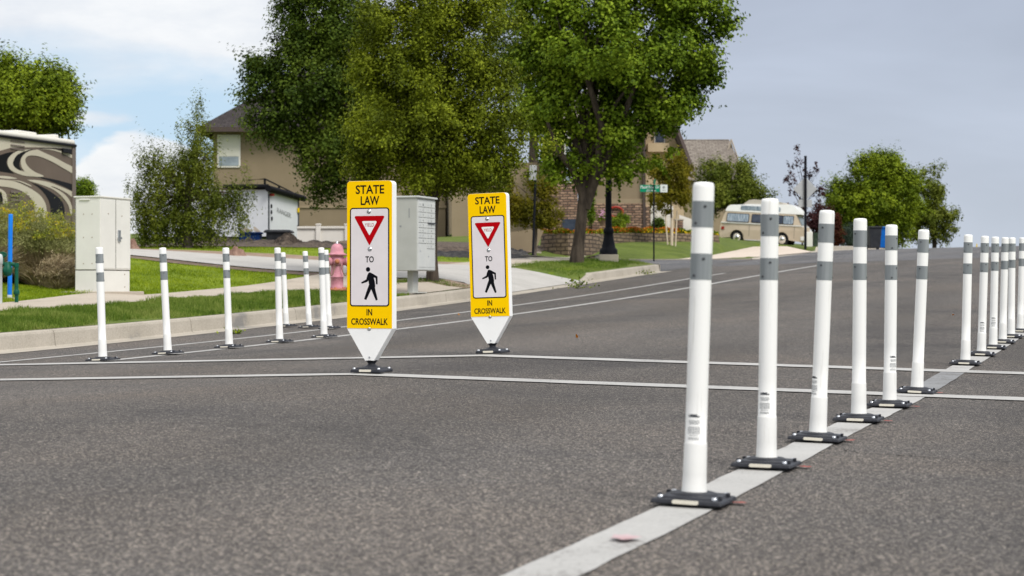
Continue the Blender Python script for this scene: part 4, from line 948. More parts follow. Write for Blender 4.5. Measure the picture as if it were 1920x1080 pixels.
# ------------------------------------------------------------------ camper van
def camper():
    p = gp(1434, 97); p.z = (540-461)/F*97
    t = thing('camper_van', 'beige and white vintage camper van with a raised roof at the hill top', 'van', p, R(-22), ry=R(3.6)); t.scale = (1, 1, 1.1)
    W = .86
    def tum(z): return 0 if z < .98 else (z-.98)*.20
    def side(x, y, z):
        s_ = 1 if y > 0 else -1
        return (x, s_*(abs(y)-tum(z)), z)
    def arch(cx, r, z0, n=10): return [(cx+r*math.cos(a), z0+r*math.sin(a)) for a in [math.pi*(i/n) for i in range(n+1)]]
    rear = arch(-1.32, .37, .32)[::-1]; front = arch(1.08, .37, .32)[::-1]
    low = [(-2.22, .42), (-2.24, .80), (-2.18, 1.0)]+[(2.04, 1.0), (2.16, .94), (2.24, .80), (2.25, .48), (2.2, .36)]
    outline = [(-2.16, .27)]+rear+[(-.9, .20), (.66, .20)]+front+[(2.2, .24), (2.25, .40), (2.24, .80), (2.14, .95), (2.02, 1.03), (1.78, 1.46), (1.70, 1.56), (-1.9, 1.56), (-2.04, 1.48), (-2.17, 1.05), (-2.24, .8), (-2.22, .36)]
    b = MB().use(M['van']); b.prism(outline, -W, W, side); b.build('body', t)
    b = MB().use(M['vanw']); b.prism([(-2.2, .985), (-2.21, 1.03), (2.06, 1.03), (2.10, .985)], -W-.012, W+.012); b.build('belt_moulding', t)
    def taper(k):
        def f(x, y, z): return (x, y*(1-(z-1.56)*k), z)
        return f
    b = MB().use(M['vanw']); b.prism([(-2.0, 1.55), (1.98, 1.55), (1.90, 1.66), (1.60, 1.92), (1.35, 2.0), (-.9, 1.93), (-1.02, 1.90), (-1.75, 1.86), (-1.92, 1.78), (-2.02, 1.60)], -.76, .76, taper(.35)); rf = b.build('roof', t)
    b = MB().use(M['tan']); b.prism([(-1.15, 1.91), (1.1, 2.0), (.9, 2.08), (.3, 2.14), (-.6, 2.17), (-.85, 2.12)], -.62, .62, taper(.2)); b.build('pop_top', t)
    def win(x0, x1, z0, z1, m, name='window', r=.06, par=t):
        for s_ in (-1, 1):
            o = MB().use(M['tyre']).flat(rrect(x0-.03, x1+.03, z0-.03, z1+.03, r), s_*(W+.004), side).use(m).flat(rrect(x0, x1, z0, z1, r), s_*(W+.009), side)
            if s_ > 0: o.f = [tuple(reversed(f)) for f in o.f]
            o.build(name, par)
    win(-1.88, -.74, 1.08, 1.44, M['curtain']); win(-.56, .40, 1.08, 1.44, M['darkglass']); win(.56, 1.06, 1.08, 1.44, M['darkglass']); win(1.10, 1.62, 1.08, 1.44, M['curtain'])
    b = MB().use(M['curtain'])
    b.prism(rrect(-1.2, .9, 1.63, 1.84, .05), -.752, -.70); b.build('roof_window', t)
    b = MB().use(M['glass']); b.add([(2.035, -.66, 1.06), (2.035, .66, 1.06), (1.80, .60, 1.46), (1.80, -.60, 1.46)], [(0, 1, 2, 3)]); b.build('windscreen', t)
    b = MB().use(M['ink2']); 
    for x in (-.66, .48, 1.72): b.box((x, -W-.001, .70), (.012, .006, .58))
    b.build('door_seam', t)
    for cx in (-1.32, 1.08):
        for s_ in (-1, 1):
            q = Matrix.Rotation(R(90), 3, 'X'); o = MB().use(M['tyre']); o.lathe([(.20, -.09), (.31, -.085), (.33, -.05), (.33, .05), (.31, .085), (.20, .09)], 24, (cx, s_*.70, .33), q)
            w = o.build('wheel', t); c_ = MB().use(M['hub']).lathe([(.20, .088), (.19, .098), (.13, .10)], 20, (cx, s_*.70, .33), Matrix.Rotation(R(90 if s_ < 0 else -90), 3, 'X')).use(M['chrome']).lathe([(.125, .10), (.11, .125), (.06, .14)], 18, (cx, s_*.70, .33), Matrix.Rotation(R(90 if s_ < 0 else -90), 3, 'X')); c_.build('hub_cap', w)
    for s_ in (-1, 1):
        MB().use(M['chrome']).lathe([(.11, -.02), (.11, .015)], 16, (2.235, s_*.60, .80), Matrix.Rotation(R(90), 3, 'Y')).use(M['lampw']).lathe([(.09, .015), (.06, .04)], 16, (2.235, s_*.60, .80), Matrix.Rotation(R(90), 3, 'Y')).build('headlight', t)
        MB().use(M['lampred']).box((-2.08, s_*(W+.003), .74), (.15, .02, .14), .006).build('tail_light', t)
    b = MB().use(M['vanw']); b.box((2.31, 0, .40), (.08, 1.7, .20), .02); b.box((2.2, -.87, .42), (.26, .05, .18), .02); b.box((2.2, .87, .42), (.26, .05, .18), .02); b.build('bumper', t)
    b = MB().use(M['vanw']); b.box((-2.30, 0, .44), (.08, 1.7, .14), .02); b.build('bumper', t)
    b = MB().use(M['chrome']); b.tube([(-.85, -W-.03, .22), (.5, -W-.03, .22)], .025, 8); b.build('side_rail', t)
camper()
# ------------------------------------------------------------------ wheeled bins, small box on the crest
def bin_(px, Z, m, label, h=.95, w=.55, rz=0):
    p = gp(px, Z); t = thing('wheelie_bin', label, 'bin', p, rz, 'two wheeled bins at the kerb by the crest')
    b = MB().use(m); b.box((0, 0, h/2+.02), (w*.80, w*.9, h*.92), .02, rot=Matrix.Diagonal((1, 1, 1)), taper=1.22); b.build('bin', t)
    MB().use(m).box((0, -.02, h*.96+.03), (w*1.06, w*1.2, .06), .02).build('lid', t)
    for s_ in (-1, 1): MB().use(M['tyre']).lathe([(.1, -.03), (.1, .03)], 14, (s_*w*.42, w*.45, .1), Matrix.Rotation(R(90), 3, 'Y')).build('wheel', t)
bin_(1638, 79, M['darkbin'], 'charcoal wheeled bin at the hill crest, left of the blue bin', rz=.1)
bin_(1658, 80, M['brightblue'], 'bright blue wheeled bin at the hill crest, right of the dark bin', h=.94, rz=-.1)
p = gp(1530, 82); t = thing('utility_box', 'small pale green utility box standing right of the van', 'utility box', p)
MB().use(M['leafG']).box((0, 0, .3), (.30, .4, .62), .02).build('housing', t); MB().use(M['cab']).box((-.33, .05, .32), (.32, .45, .66), .02).build('side_panel', t); MB().use(M['cab']).box((.25, .05, .30), (.2, .4, .62), .02).build('side_panel', t)
X_, Y_ = pix(1831.5, 92); u_, v_ = UV(X_, Y_)
t = thing('yellow_marker', 'tiny yellow marker post at the crest of the hill', 'marker post', (X_, Y_, float(roadz(u_, v_))-.05)); MB().use(M['yflower']).box((0, 0, .12), (.07, .07, .34), .01, taper=.7).build('tube', t); MB().use(M['walk']).box((0, 0, -.03), (.2, .2, .06)).build('foot', t)

# ------------------------------------------------------------------ left house, trailer, fence, bins
def wall_local(px, Z, Z0, X0): return (px-960)/F*Z-X0
def left_house():
    Z = 80; k = Z/F; X0 = (600-960)*k; base = gxy(X0, Z); 
    t = thing('left_house', 'tan two storey stucco house with a dark hip roof behind the white trailer', 'house', (X0, Z, base.z))
    zl = lambda py: (540-py)*k-base.z; xl = lambda px: (px-960)*k-X0
    x0, x1, zt = xl(400), xl(835), zl(243); D = 9
    b = MB().use(M['stucco2']); b.box(((x0+x1)/2, D/2, zt/2-.6), (x1-x0, D, zt+1.2)); b.build('wall', t)
    MB().use(M['stucco']).box(((x0+x1)/2, -.03, zl(388)), (x1-x0+.1, .05, .09)).build('trim_band', t)
    e0, e1, zr = x0-.62, x1+.62, zl(110); hh = (e1-e0); rd = D+1.4; m_ = rd/2
    vs = [(e0, -.7, zt), (e1, -.7, zt), (e1, D+.7, zt), (e0, D+.7, zt), (e0+3.9, m_-.7, zr), (e1-3.9, m_-.7, zr)]
    MB().use(M['shingle']).add(vs, [(0, 1, 5, 4), (1, 2, 5), (2, 3, 4, 5), (3, 0, 4), (3, 2, 1, 0)]).build('roof', t)
    b = MB().use(M['fascia'])
    b.box(((e0+e1)/2, -.70, zt-.05), (e1-e0+.06, .06, .20)); b.box((e0, D/2, zt-.05), (.06, D+1.4, .20)); b.box((e1, D/2, zt-.05), (.06, D+1.4, .20)); b.build('fascia', t)
    for (a, c_, d, e) in ((411, 448, 256, 311),):
        f = MB().use(M['vinyl']); f.prism(rrect(xl(a)-.07, xl(c_)+.07, zl(e)-.07, zl(d)+.07, .01), -.06, .0); w = f.build('window', t)
        g = MB().use(M['blind']); g.box(((xl(a)+xl(c_))/2, -.064, (zl(d)+zl(293))/2), (xl(c_)-xl(a), .02, zl(d)-zl(293)))
        n = 12
        for i in range(n): g.use(M['vinyl']).box(((xl(a)+xl(c_))/2, -.078, zl(293)+(zl(d)-zl(293))*(i+.5)/n), (xl(c_)-xl(a), .006, .02))
        g.build('blind', w)
        MB().use(M['glass']).box(((xl(a)+xl(c_))/2, -.066, (zl(294)+zl(e))/2), (xl(c_)-xl(a), .02, zl(294)-zl(e))).build('pane', w)
left_house()
def trailer():
    Z = 62; k = Z/F; X0 = (502-960)*k; g = gxy(X0, Z); t = thing('cargo_trailer', 'white enclosed cargo trailer with a black roof rack parked behind the willow', 'trailer', (X0, Z, g.z-.15))
    zb = g.z-.15; zt = (540-355)*k-zb
    A = Vector((0, 0)); Bp = Vector(((559-960)/F*65.2-X0, 3.2)); Cp = Vector(((262-960)/F*63.5-X0, 1.5)); Dp = Cp+Bp
    b = MB().use(M['trailer'])
    zr = (540-371.5)/F*65.2-zb; 
    def wallq(p, q, z0, z1, z2, m=M['trailer']): b.use(m).add([(p.x, p.y, z0), (q.x, q.y, z0), (q.x, q.y, z2), (p.x, p.y, z1)], [(0, 1, 2, 3)])
    pts = [A, Bp, Dp, Cp]; tops = [zt, zr, zr, zt-.02]; vs = [(p.x, p.y, .35) for p in pts]+[(p.x, p.y, z) for p, z in zip(pts, tops)]
    b.add(vs, [(0, 1, 5, 4), (1, 2, 6, 5), (2, 3, 7, 6), (3, 0, 4, 7), (4, 5, 6, 7), (3, 2, 1, 0)]); b.build('body', t)
    d = (Bp-A).normalized(); nrm = Vector((d.y, -d.x)); dl = (Cp-A).normalized(); nl = Vector((-dl.y, dl.x)); nl = nl if nl.y < 0 else -nl
    def on(face, s_, z, o): 
        if face == 'r': q = A+d*s_+nrm*o
        else: q = A+dl*s_+nl*o
        return (q.x, q.y, z)
    Lr = (Bp-A).length
    tr = MB().use(M['blackm'])
    tr.tube([on('r', -.25, zt+.02, .1), on('r', Lr+.35, zr-.0, .1)], .11, 8); tr.tube([on('r', -.1, zt+.08, .05), on('l', 1.6, zt+.10, .05)], .09, 8); tr.build('roof_trim', t)
    e = MB().use(M['ink2']); e.tube([on('r', .05, .35, .02), on('r', .05, zt-.15, .02)], .03, 6); e.tube([on('r', Lr-.02, .35, .02), on('r', Lr-.02, zr-.05, .02)], .025, 6); e.build('door_edge', t)
    r = MB().use(M['blackm']); zk = zt+.33; 
    r.tube([on('l', .8, zk, -.2), on('r', 0, zk+.02, -.1), on('r', Lr, zk-.32, -.1)], .025, 6); r.tube([on('l', .8, zk-.2, -.2), on('r', 0, zk-.2, -.1), on('r', Lr, zk-.5, -.1)], .025, 6)
    for s_ in (0, Lr*.45): r.tube([on('r', s_, zt+.05-.1*s_/Lr, -.1), on('r', s_, zk-.3*s_/Lr, -.1)], .04, 6)
    r.build('roof_rack', t)
    h = MB().use(M['blackm'])
    for s_, z in ((.30, zt-.55), (.30, zt-.75), (.35, .95), (Lr-.1, zt-1.15), (Lr-.1, .75)): c_ = on('r', s_, z, .03); h.box(c_, (.05, .05, .13), .01)
    h.use(M['yflower']).box(on('r', Lr-.12, 1.35, .05), (.07, .07, .16), .01); h.use(M['lampred']).box(on('r', .30, zt-.17, .02), (.20, .20, .08), .01)
    h.build('hardware', t)
    tx = MB().use(M['ink'])
    tx.text('RANGER', 1.5, .16, 0, 0, 0, .0, fn=lambda x, y, z: on('r', Lr*.52+x, zt-.62+z-x*.10-.1, .012)); tx.build('lettering', t); tx = MB().use(M['ink'])
    tx.text('RANGER', 1.3, .14, 0, 0, 0, .0, fn=lambda x, y, z: on('l', 1.0-x, zt-.28+z, .012)); tx.build('lettering', t)
    for s_ in (2.2, 3.1): MB().use(M['tyre']).lathe([(.33, -.1), (.33, .1)], 20, on('l', s_, .33, .06), Matrix.Rotation(R(90), 3, 'X')).build('wheel', t)
trailer()
def vfence():
    Z = 60; k = Z/F; X0 = (610-960)*k; g = gxy(X0, Z); t = thing('vinyl_fence', 'low white vinyl fence left of the nearer crosswalk sign, in front of the tan wall', 'fence', (X0, Z, g.z-.1)); zb = g.z-.1
    xl = lambda px: (px-960)*k-X0; zl = lambda py: (540-py)*k-zb
    b = MB().use(M['vinyl']); b.prism([(xl(557), 0), (xl(640), 0), (xl(655), zl(432)), (xl(655), zl(424)), (xl(557), zl(424.5))], 0, .05); b.build('panel', t)
    b = MB().use(M['vinyl']); b.box((xl(606), -.03, zl(426.5)), (xl(655)-xl(557)-.01, .05, .07), .005); b.build('top_rail', t)
    for px in (597, 651): b = MB().use(M['vinyl']); b.box((xl(px), 0, zl(422)/2), (.15, .15, zl(422)), .01); b.box((xl(px), 0, zl(421)), (.18, .18, .05), .015); b.build('post', t)
vfence()
def dumpster():
    p = gp(475, 57.5); Z = 57.5; k = Z/F; t = thing('blue_tub', 'dark blue open tub with scraps in front of the white trailer', 'tub', (p.x, p.y, p.z)); zl = lambda py: (540-py)*k-p.z
    MB().use(M['dumpblue']).box((-.08, 0, zl(438)/2), (.62, .6, zl(438)), .02).build('tub', t)
    MB().use(M['dumpblue']).box((-.08, .0, zl(437)), (.70, .68, .05), .01).build('rim', t)
    b = MB().use(M['stake'])
    for i in range(9): b.box((random.uniform(-.3, .15), random.uniform(-.2, .2), zl(436)+random.uniform(0, .1)), (.22, .06, .05), 0, Matrix.Rotation(random.uniform(-.8, .8), 3, 'Y'))
    tag(b.build('wood_scraps', None), 'pale wood scraps heaped on the blue tub', 'scraps').location = t.location
    p = gp(523, 57.5); t = thing('black_tub', 'black plastic tub with a wide lid in front of the white trailer', 'tub', (p.x, p.y, p.z)); zl = lambda py: (540-py)*k-p.z
    MB().use(M['darkbin']).box((0, 0, zl(436)/2), (.72, .6, zl(436)), .03).build('tub', t); MB().use(M['darkbin']).box((0, 0, zl(434)), (.92, .75, .09), .04, taper=.85).build('lid', t)
dumpster()
def mound(name, px, Z, rx, ry, h, m, label, cat, seed=0, grp=None, sink=.12, n=26):
    p = gp(px, Z, -sink); r_ = np.random.default_rng(seed); ph = r_.uniform(0, 6, 12); mb = MB(); vs = []
    for i in range(n+1):
        for j in range(n*2):
            a = 2*math.pi*j/(n*2); q = i/n; x = rx*q*math.cos(a); y = ry*q*math.sin(a)
            hh = h*(math.cos(q*math.pi/2))**1.2*(1+.28*math.sin(x*2.7/rx*2+ph[0])*math.cos(y*3/ry+ph[1])+.14*math.sin(x*9/rx+ph[2])*math.sin(y*8/ry+ph[3]))
            hh += h*.16*r_.uniform(-.5, .5)*(q < .98); ws = 1+.12*math.sin(a*3+ph[4])+.08*math.sin(a*5+ph[5]); vs.append((x*ws, y*ws, hh))
    k = n*2; fs = [(i*k+j, (i+1)*k+j, (i+1)*k+(j+1) % k, i*k+(j+1) % k) for i in range(n) for j in range(k)]
    mb.add(vs, fs, None, False); o = mb.build(name, None, m); o.location = p
    if cat: tag(o, label, cat, grp)
    else: o['kind'] = 'structure'
    return o
def berm(name, pts, hgt, width, m, seed):
    """long low ridge of soil along (px, Z) points"""
    r_ = np.random.default_rng(seed); P = [Vector((*pix(*q), 0)) for q in pts]; dense = []
    for i in range(len(P)-1):
        for s_ in range(24): dense.append(P[i].lerp(P[i+1], s_/24))
    dense.append(P[-1]); nn = 12; vs = []; N_ = len(dense)
    for i, c in enumerate(dense):
        d = (dense[min(i+1, N_-1)]-dense[max(i-1, 0)]).normalized(); nr = Vector((-d.y, d.x, 0)); e = min(1, min(i, N_-1-i)/6)
        hh = hgt*(.75+.25*math.sin(i*.23+seed)+.12*math.sin(i*.9+seed*2))*e
        for j in range(nn+1):
            q = -1+2*j/nn; pt = c+nr*q*width*(1+.1*math.sin(i*.5)); g = gxy(pt.x, pt.y)
            vs.append((pt.x, pt.y, g.z-.03+hh*math.cos(q*math.pi/2)**.8+r_.uniform(-.5, .5)*.13*hgt*(abs(q) < .95)))
    k = nn+1; fs = [(i*k+j, (i+1)*k+j, (i+1)*k+j+1, i*k+j+1) for i in range(N_-1) for j in range(nn)]
    o = MB().add(vs, fs).build(name, None, m); o['kind'] = 'structure'
    if o.data.polygons[len(fs)//2].normal.z < 0: o.data.flip_normals()
berm('soil_bank', [(395, 54), (480, 53.2), (560, 53), (650, 53), (740, 53), (830, 52), (900, 50.5)], .17, 1.7, M['mulch'], 1)
berm('soil_bank', [(380, 56.5), (430, 56), (480, 56)], .2, 1.0, M['mulch'], 4)
berm('soil_bank', [(620, 57), (700, 56), (800, 55.5)], .20, 1.2, M['dirt'], 9)
berm('soil_bank', [(760, 47), (830, 46), (900, 45.5), (960, 46.5)], .16, .9, M['darkrock'], 6)
mound('soil_heap', 537, 52.6, .62, .8, .42, M['mulch'], 'rounded heap of dark soil in front of the trailer', 'soil heap', 3)
mound('rock', 443, 41.6, .27, .25, .26, M['rock'], 'reddish rock lying at the far edge of the pale driveway', 'rock', 5, sink=.05)
mound('rock', 250, 43.6, .22, .25, .26, M['rock'], 'reddish rock beside the utility cabinet, right of its doors', 'rock', 8, sink=.05)
mound('rock_pile', 957, 52.2, .62, .5, .34, M['darkrock'], 'dark rock pile right of the farther crosswalk sign', 'rock pile', 11)

# ------------------------------------------------------------------ right house, retaining wall, garden
def right_house():
    Z = 74; k = Z/F; X0 = (1110-960)*k; g = gxy(X0, Z); zb = g.z-.3
    t = thing('right_house', 'beige and olive house with stone veneer and a steep gable behind the maple', 'house', (X0, Z, zb))
    xl = lambda px, z=Z: (px-960)/F*z-X0; zl = lambda py, z=Z: (540-py)/F*z-zb
    b = MB().use(M['stucco2']); b.box(((xl(1110)+xl(1208))/2, 4, zl(255)/2+.0), (xl(1208)-xl(1110), 8, zl(255))); b.build('wall', t)
    b = MB().use(M['stucco']); b.box(((xl(1112)+xl(1204))/2, -.04, (zl(373)+zl(382))/2), (xl(1206)-xl(1112), .08, zl(373)-zl(382))); b.build('trim_band', t)
    b = MB().use(M['stone']); b.box(((xl(1110)+xl(1205))/2, -.06, zl(382)/2), (xl(1205)-xl(1110), .12, zl(382))); b.build('stone_base', t)
    b = MB().use(M['fascia']); b.box((xl(1207.5), -.12, zl(250)/2), (.11, .12, zl(250)), .01); b.build('downspout', t)
    # corner return with stone foot; its lit side is put into the beige colour
    b = MB().use(M['stucco3']); b.box(((xl(1209)+xl(1224))/2, 1.2, zl(300)/2), (xl(1224)-xl(1209.3), 2.5, zl(300))); b.build('corner_wall', t)
    b = MB().use(M['stone']); b.box(((xl(1209)+xl(1223))/2, -.1, zl(385)/2), (xl(1221)-xl(1210.5), .12, zl(385)-.1)); b.build('stone_base', t)
    # left: stone clad tower wall
    b = MB().use(M['stone']); b.box(((xl(1020)+xl(1082))/2, 2.2, zl(250)/2+.0), (xl(1082)-xl(1020), 6, zl(250))); b.build('stone_wall', t)
    b = MB().use(M['stucco']); b.box(((xl(845)+xl(1019))/2, 5.5, zl(300)/2), (xl(1019)-xl(845), 8, zl(300))); b.build('wall', t)
    b = MB().use(M['stone']); b.box(((xl(1082)+xl(1112))/2, 1.0, zl(395)/2), (xl(1110)-xl(1083), 2, zl(395))); b.build('stone_base', t)
    b = MB().use(M['darkglass']); b.box((xl(1071), -.83, zl(418)/2+.1), (.75, .06, zl(402)-.3)); b.build('doorway', t)
    for a, c_, d, e in ((1057, 1072, 268, 345), (1059, 1070, 250, 262)):
        f = MB().use(M['vinyl']); f.prism(rrect(xl(a), xl(c_), zl(e), zl(d), .01), -.88, -.80); w = f.build('window', t)
        MB().use(M['glass']).prism(rrect(xl(a)+.06, xl(c_)-.06, zl(e)+.06, zl(d)-.06, .01), -.90, -.875).build('pane', w)
    for a in (1012,): pass
    # gabled wing
    gx0, gx1, ga = xl(1180), xl(1284), xl(1232)
    b = MB().use(M['stucco3']); b.prism([(gx0, 0), (gx1, 0), (gx1, zl(292)), (ga+.15, zl(160)), (ga-.15, zl(160)), (gx0, zl(292))], .4, 8); b.build('gable_wall', t)
    b = MB().use(M['shingle']); th = .22
    for s_, ex in ((1, xl(1296)), (-1, xl(1168))):
        zt = zl(148); ze = zl(318)
        b.add([(ga, -.2, zt), (ex, -.2, ze), (ex, 10.5, ze), (ga, 10.5, zt), (ga, -.2, zt-th), (ex-s_*.1, -.2, ze-th), (ex-s_*.1, 10.5, ze-th), (ga, 10.5, zt-th)], [(0, 1, 2, 3), (7, 6, 5, 4), (0, 4, 5, 1), (1, 5, 6, 2), (2, 6, 7, 3)])
    rf = b.build('roof', t)
    b = MB().use(M['fascia'])
    for s_, ex in ((1, xl(1296)), (-1, xl(1168))):
        b.tube([(ga, -.25, zl(152)), (ex, -.25, zl(322))], .13, 4, smooth=False)
    b.build('rake_board', t)
    b = MB().use(M['stucco3']); b.box(((xl(1208)+xl(1262))/2, .3, zl(276)), (xl(1250)-xl(1210), .5, .35)); b.build('ledge', t)
    f = MB().use(M['vinyl']); f.prism(rrect(xl(1228), xl(1248), zl(268), zl(236), .01), .3, .4); w = f.build('window', t)
    MB().use(M['darkglass']).prism(rrect(xl(1230), xl(1246), zl(266), zl(238), .01), .26, .31).build('pane', w)
    # roof over the main part, mostly behind trees
    e0, e1 = xl(1020), xl(1212); zt = zl(252)
    MB().use(M['shingle2']).add([(e0, -.7, zt), (e1, -.7, zt), (e1, 8.6, zt), (e0, 8.6, zt), (e0+2, 4, zl(135)), (e1-1.5, 4, zl(135))], [(0, 1, 5, 4), (1, 2, 5), (2, 3, 4, 5), (3, 0, 4), (3, 2, 1, 0)]).build('roof', t)
    ch = MB().use(M['fascia']); ch.box((xl(1152), 4.2, zl(150)), (.55, .55, 1.6), .02); ch.box((xl(1152), 4.2, zl(131)), (.7, .7, .12), .02); ch.build('chimney', rf)
    MB().use(M['lampred']).tube([(xl(1154)+.28*math.cos(2*math.pi*i/20), -.2, zl(398)+.20*math.sin(2*math.pi*i/20)) for i in range(21)], .05, 6).build('wreath', t)
right_house()
def white_fence():
    Z = 71.5; k = Z/F; X0 = (1242-960)*k; g = gxy(X0, Z); t = thing('picket_fence', 'white slatted fence between the stone corner and the staked tree', 'fence', (X0, Z, g.z-.1)); zl = lambda py: (540-py)*k-g.z+.1; xl = lambda px: (px-960)*k-X0
    b = MB().use(M['vinyl'])
    for i in range(11):
        x = xl(1222)+(xl(1262)-xl(1222))*(i+.5)/11; zt = zl(366+i*2.0); b.box((x, 0, zt/2), (.062, .03, zt), .003)
    b.build('picket', t)
    b = MB().use(M['vinyl']); b.box((xl(1242), .03, zl(420)), (.85, .03, .08)); b.box((xl(1242), .03, zl(392)), (.85, .03, .08)); b.box((xl(1223), 0, zl(362)/2), (.12, .12, zl(362)), .01); b.build('rail', t)
    p = gp(1273, 71.9, -.1); t = thing('stone_pier', 'short stone pier right of the white slatted fence', 'pier', p); MB().use(M['stone']).box((0, 0, .38), (.30, .3, .76), .02).build('pier', t); MB().use(M['walk']).box((0, 0, .78), (.36, .36, .06), .01).build('cap', t)
    p = gp(1288, 72.3, -.1); t = thing('garden_wall', 'pale sloping garden wall right of the stone pier', 'wall', p); MB().use(M['vinyl']).prism([(-.3, 0), (.5, 0), (.5, .72), (-.3, 1.0)], 0, .12).build('panel', t); MB().use(M['stucco']).box((.1, .06, .03), (.9, .2, .12)).build('footing', t)
white_fence()
def wall_run(name, label, pts, tops):
    """curved block wall: pts (px,Z), tops in photo rows"""
    P = [Vector((*pix(*q), 0)) for q in pts]; vs = []; N_ = len(P)
    for i, c in enumerate(P):
        d = (P[min(i+1, N_-1)]-P[max(i-1, 0)]).normalized(); nr = Vector((-d.y, d.x, 0)); nr = nr if nr.y > 0 else -nr
        zt = (540-tops[i])/F*pts[i][1]; zb = gxy(c.x, c.y).z-.15
        for o_, z in ((0, zb), (.05, zt), (.30, zt), (.30, zb)): q = c+nr*o_; vs.append((q.x, q.y, z))
    fs = [(i*4+j, (i+1)*4+j, (i+1)*4+(j+1) % 4, i*4+(j+1) % 4) for i in range(N_-1) for j in range(4)]+[(0, 1, 2, 3), tuple((N_-1)*4+j for j in (3, 2, 1, 0))]
    o = MB().add(vs, fs).build(name, None, M['block']); tag(o, label, 'retaining wall'); return P
wa = [(1012, 58.5), (1020, 57.6), (1040, 56.8), (1065, 56.5), (1090, 56.8), (1110, 57.6), (1126, 59.2), (1134, 61.5)]
wall_run('retaining_wall', 'curved tan block retaining wall bulging out behind the maple trunk', wa, [438, 438, 438, 438, 438, 438, 438, 438])
wb = [(1136, 63.8), (1180, 66), (1230, 68.3), (1275, 70.3), (1300, 71.5), (1350, 74)]
wall_run('retaining_wall', 'low straight block retaining wall under the flower bed, right of the curved one', wb, [437.5, 437, 437, 437.5, 438, 441])
p = gp(975, 56.5); t = thing('concrete_wall', 'low grey concrete wall panel left of the curved block wall', 'wall', (p.x, p.y, p.z-.1)); MB().use(M['stucco']).prism([(-.7, 0), (.42, 0), (.72, .72), (.5, .80), (-.7, .62)], 0, .18).build('panel', t); MB().use(M['walk']).box((-.1, .09, .04), (1.5, .3, .1)).build('footing', t)

# ------------------------------------------------------------------ foliage
def leaf_mesh(name, cen, size, m, parent=None, updir=.25, aspect=.62, droop=0, rg=rng, loc=None, bias=None):
    N_ = len(cen); d = rg.normal(size=(N_, 3)); d[:, 2] -= droop; d /= np.linalg.norm(d, axis=1)[:, None]
    nrm = rg.normal(size=(N_, 3)); nrm[:, 2] += updir*2
    if bias is not None:
        nrm += bias*1.9; nrm /= np.linalg.norm(nrm, axis=1)[:, None]; d = d-(d*nrm).sum(1, keepdims=True)*nrm*.85; d /= np.linalg.norm(d, axis=1)[:, None]+1e-9
    s = np.cross(d, nrm); s /= np.linalg.norm(s, axis=1)[:, None]+1e-9; nn = np.cross(s, d)
    L_ = (size*rg.uniform(.7, 1.25, N_))[:, None]
    a = cen-d*L_*.5; b = cen+d*L_*.5; c1 = cen+s*L_*aspect*.5+nn*L_*.10-d*L_*.06; c2 = cen-s*L_*aspect*.5+nn*L_*.10-d*L_*.06
    co = np.stack([a, c1, b, c2], 1).reshape(-1, 3)
    if loc is not None: co = co-np.array(loc)
    me = bpy.data.meshes.new(name); me.vertices.add(4*N_); me.vertices.foreach_set('co', co.ravel())
    idx = np.arange(N_)*4; loops = np.stack([idx, idx+1, idx+2, idx, idx+2, idx+3], 1).ravel()
    me.loops.add(len(loops)); me.loops.foreach_set('vertex_index', loops); me.polygons.add(2*N_); me.polygons.foreach_set('loop_start', np.arange(2*N_)*3); me.polygons.foreach_set('loop_total', np.full(2*N_, 3))
    me.materials.append(m); me.update(calc_edges=True); me.validate()
    o = bpy.data.objects.new(name, me); C.objects.link(o)
    if parent: o.parent = parent
    return o
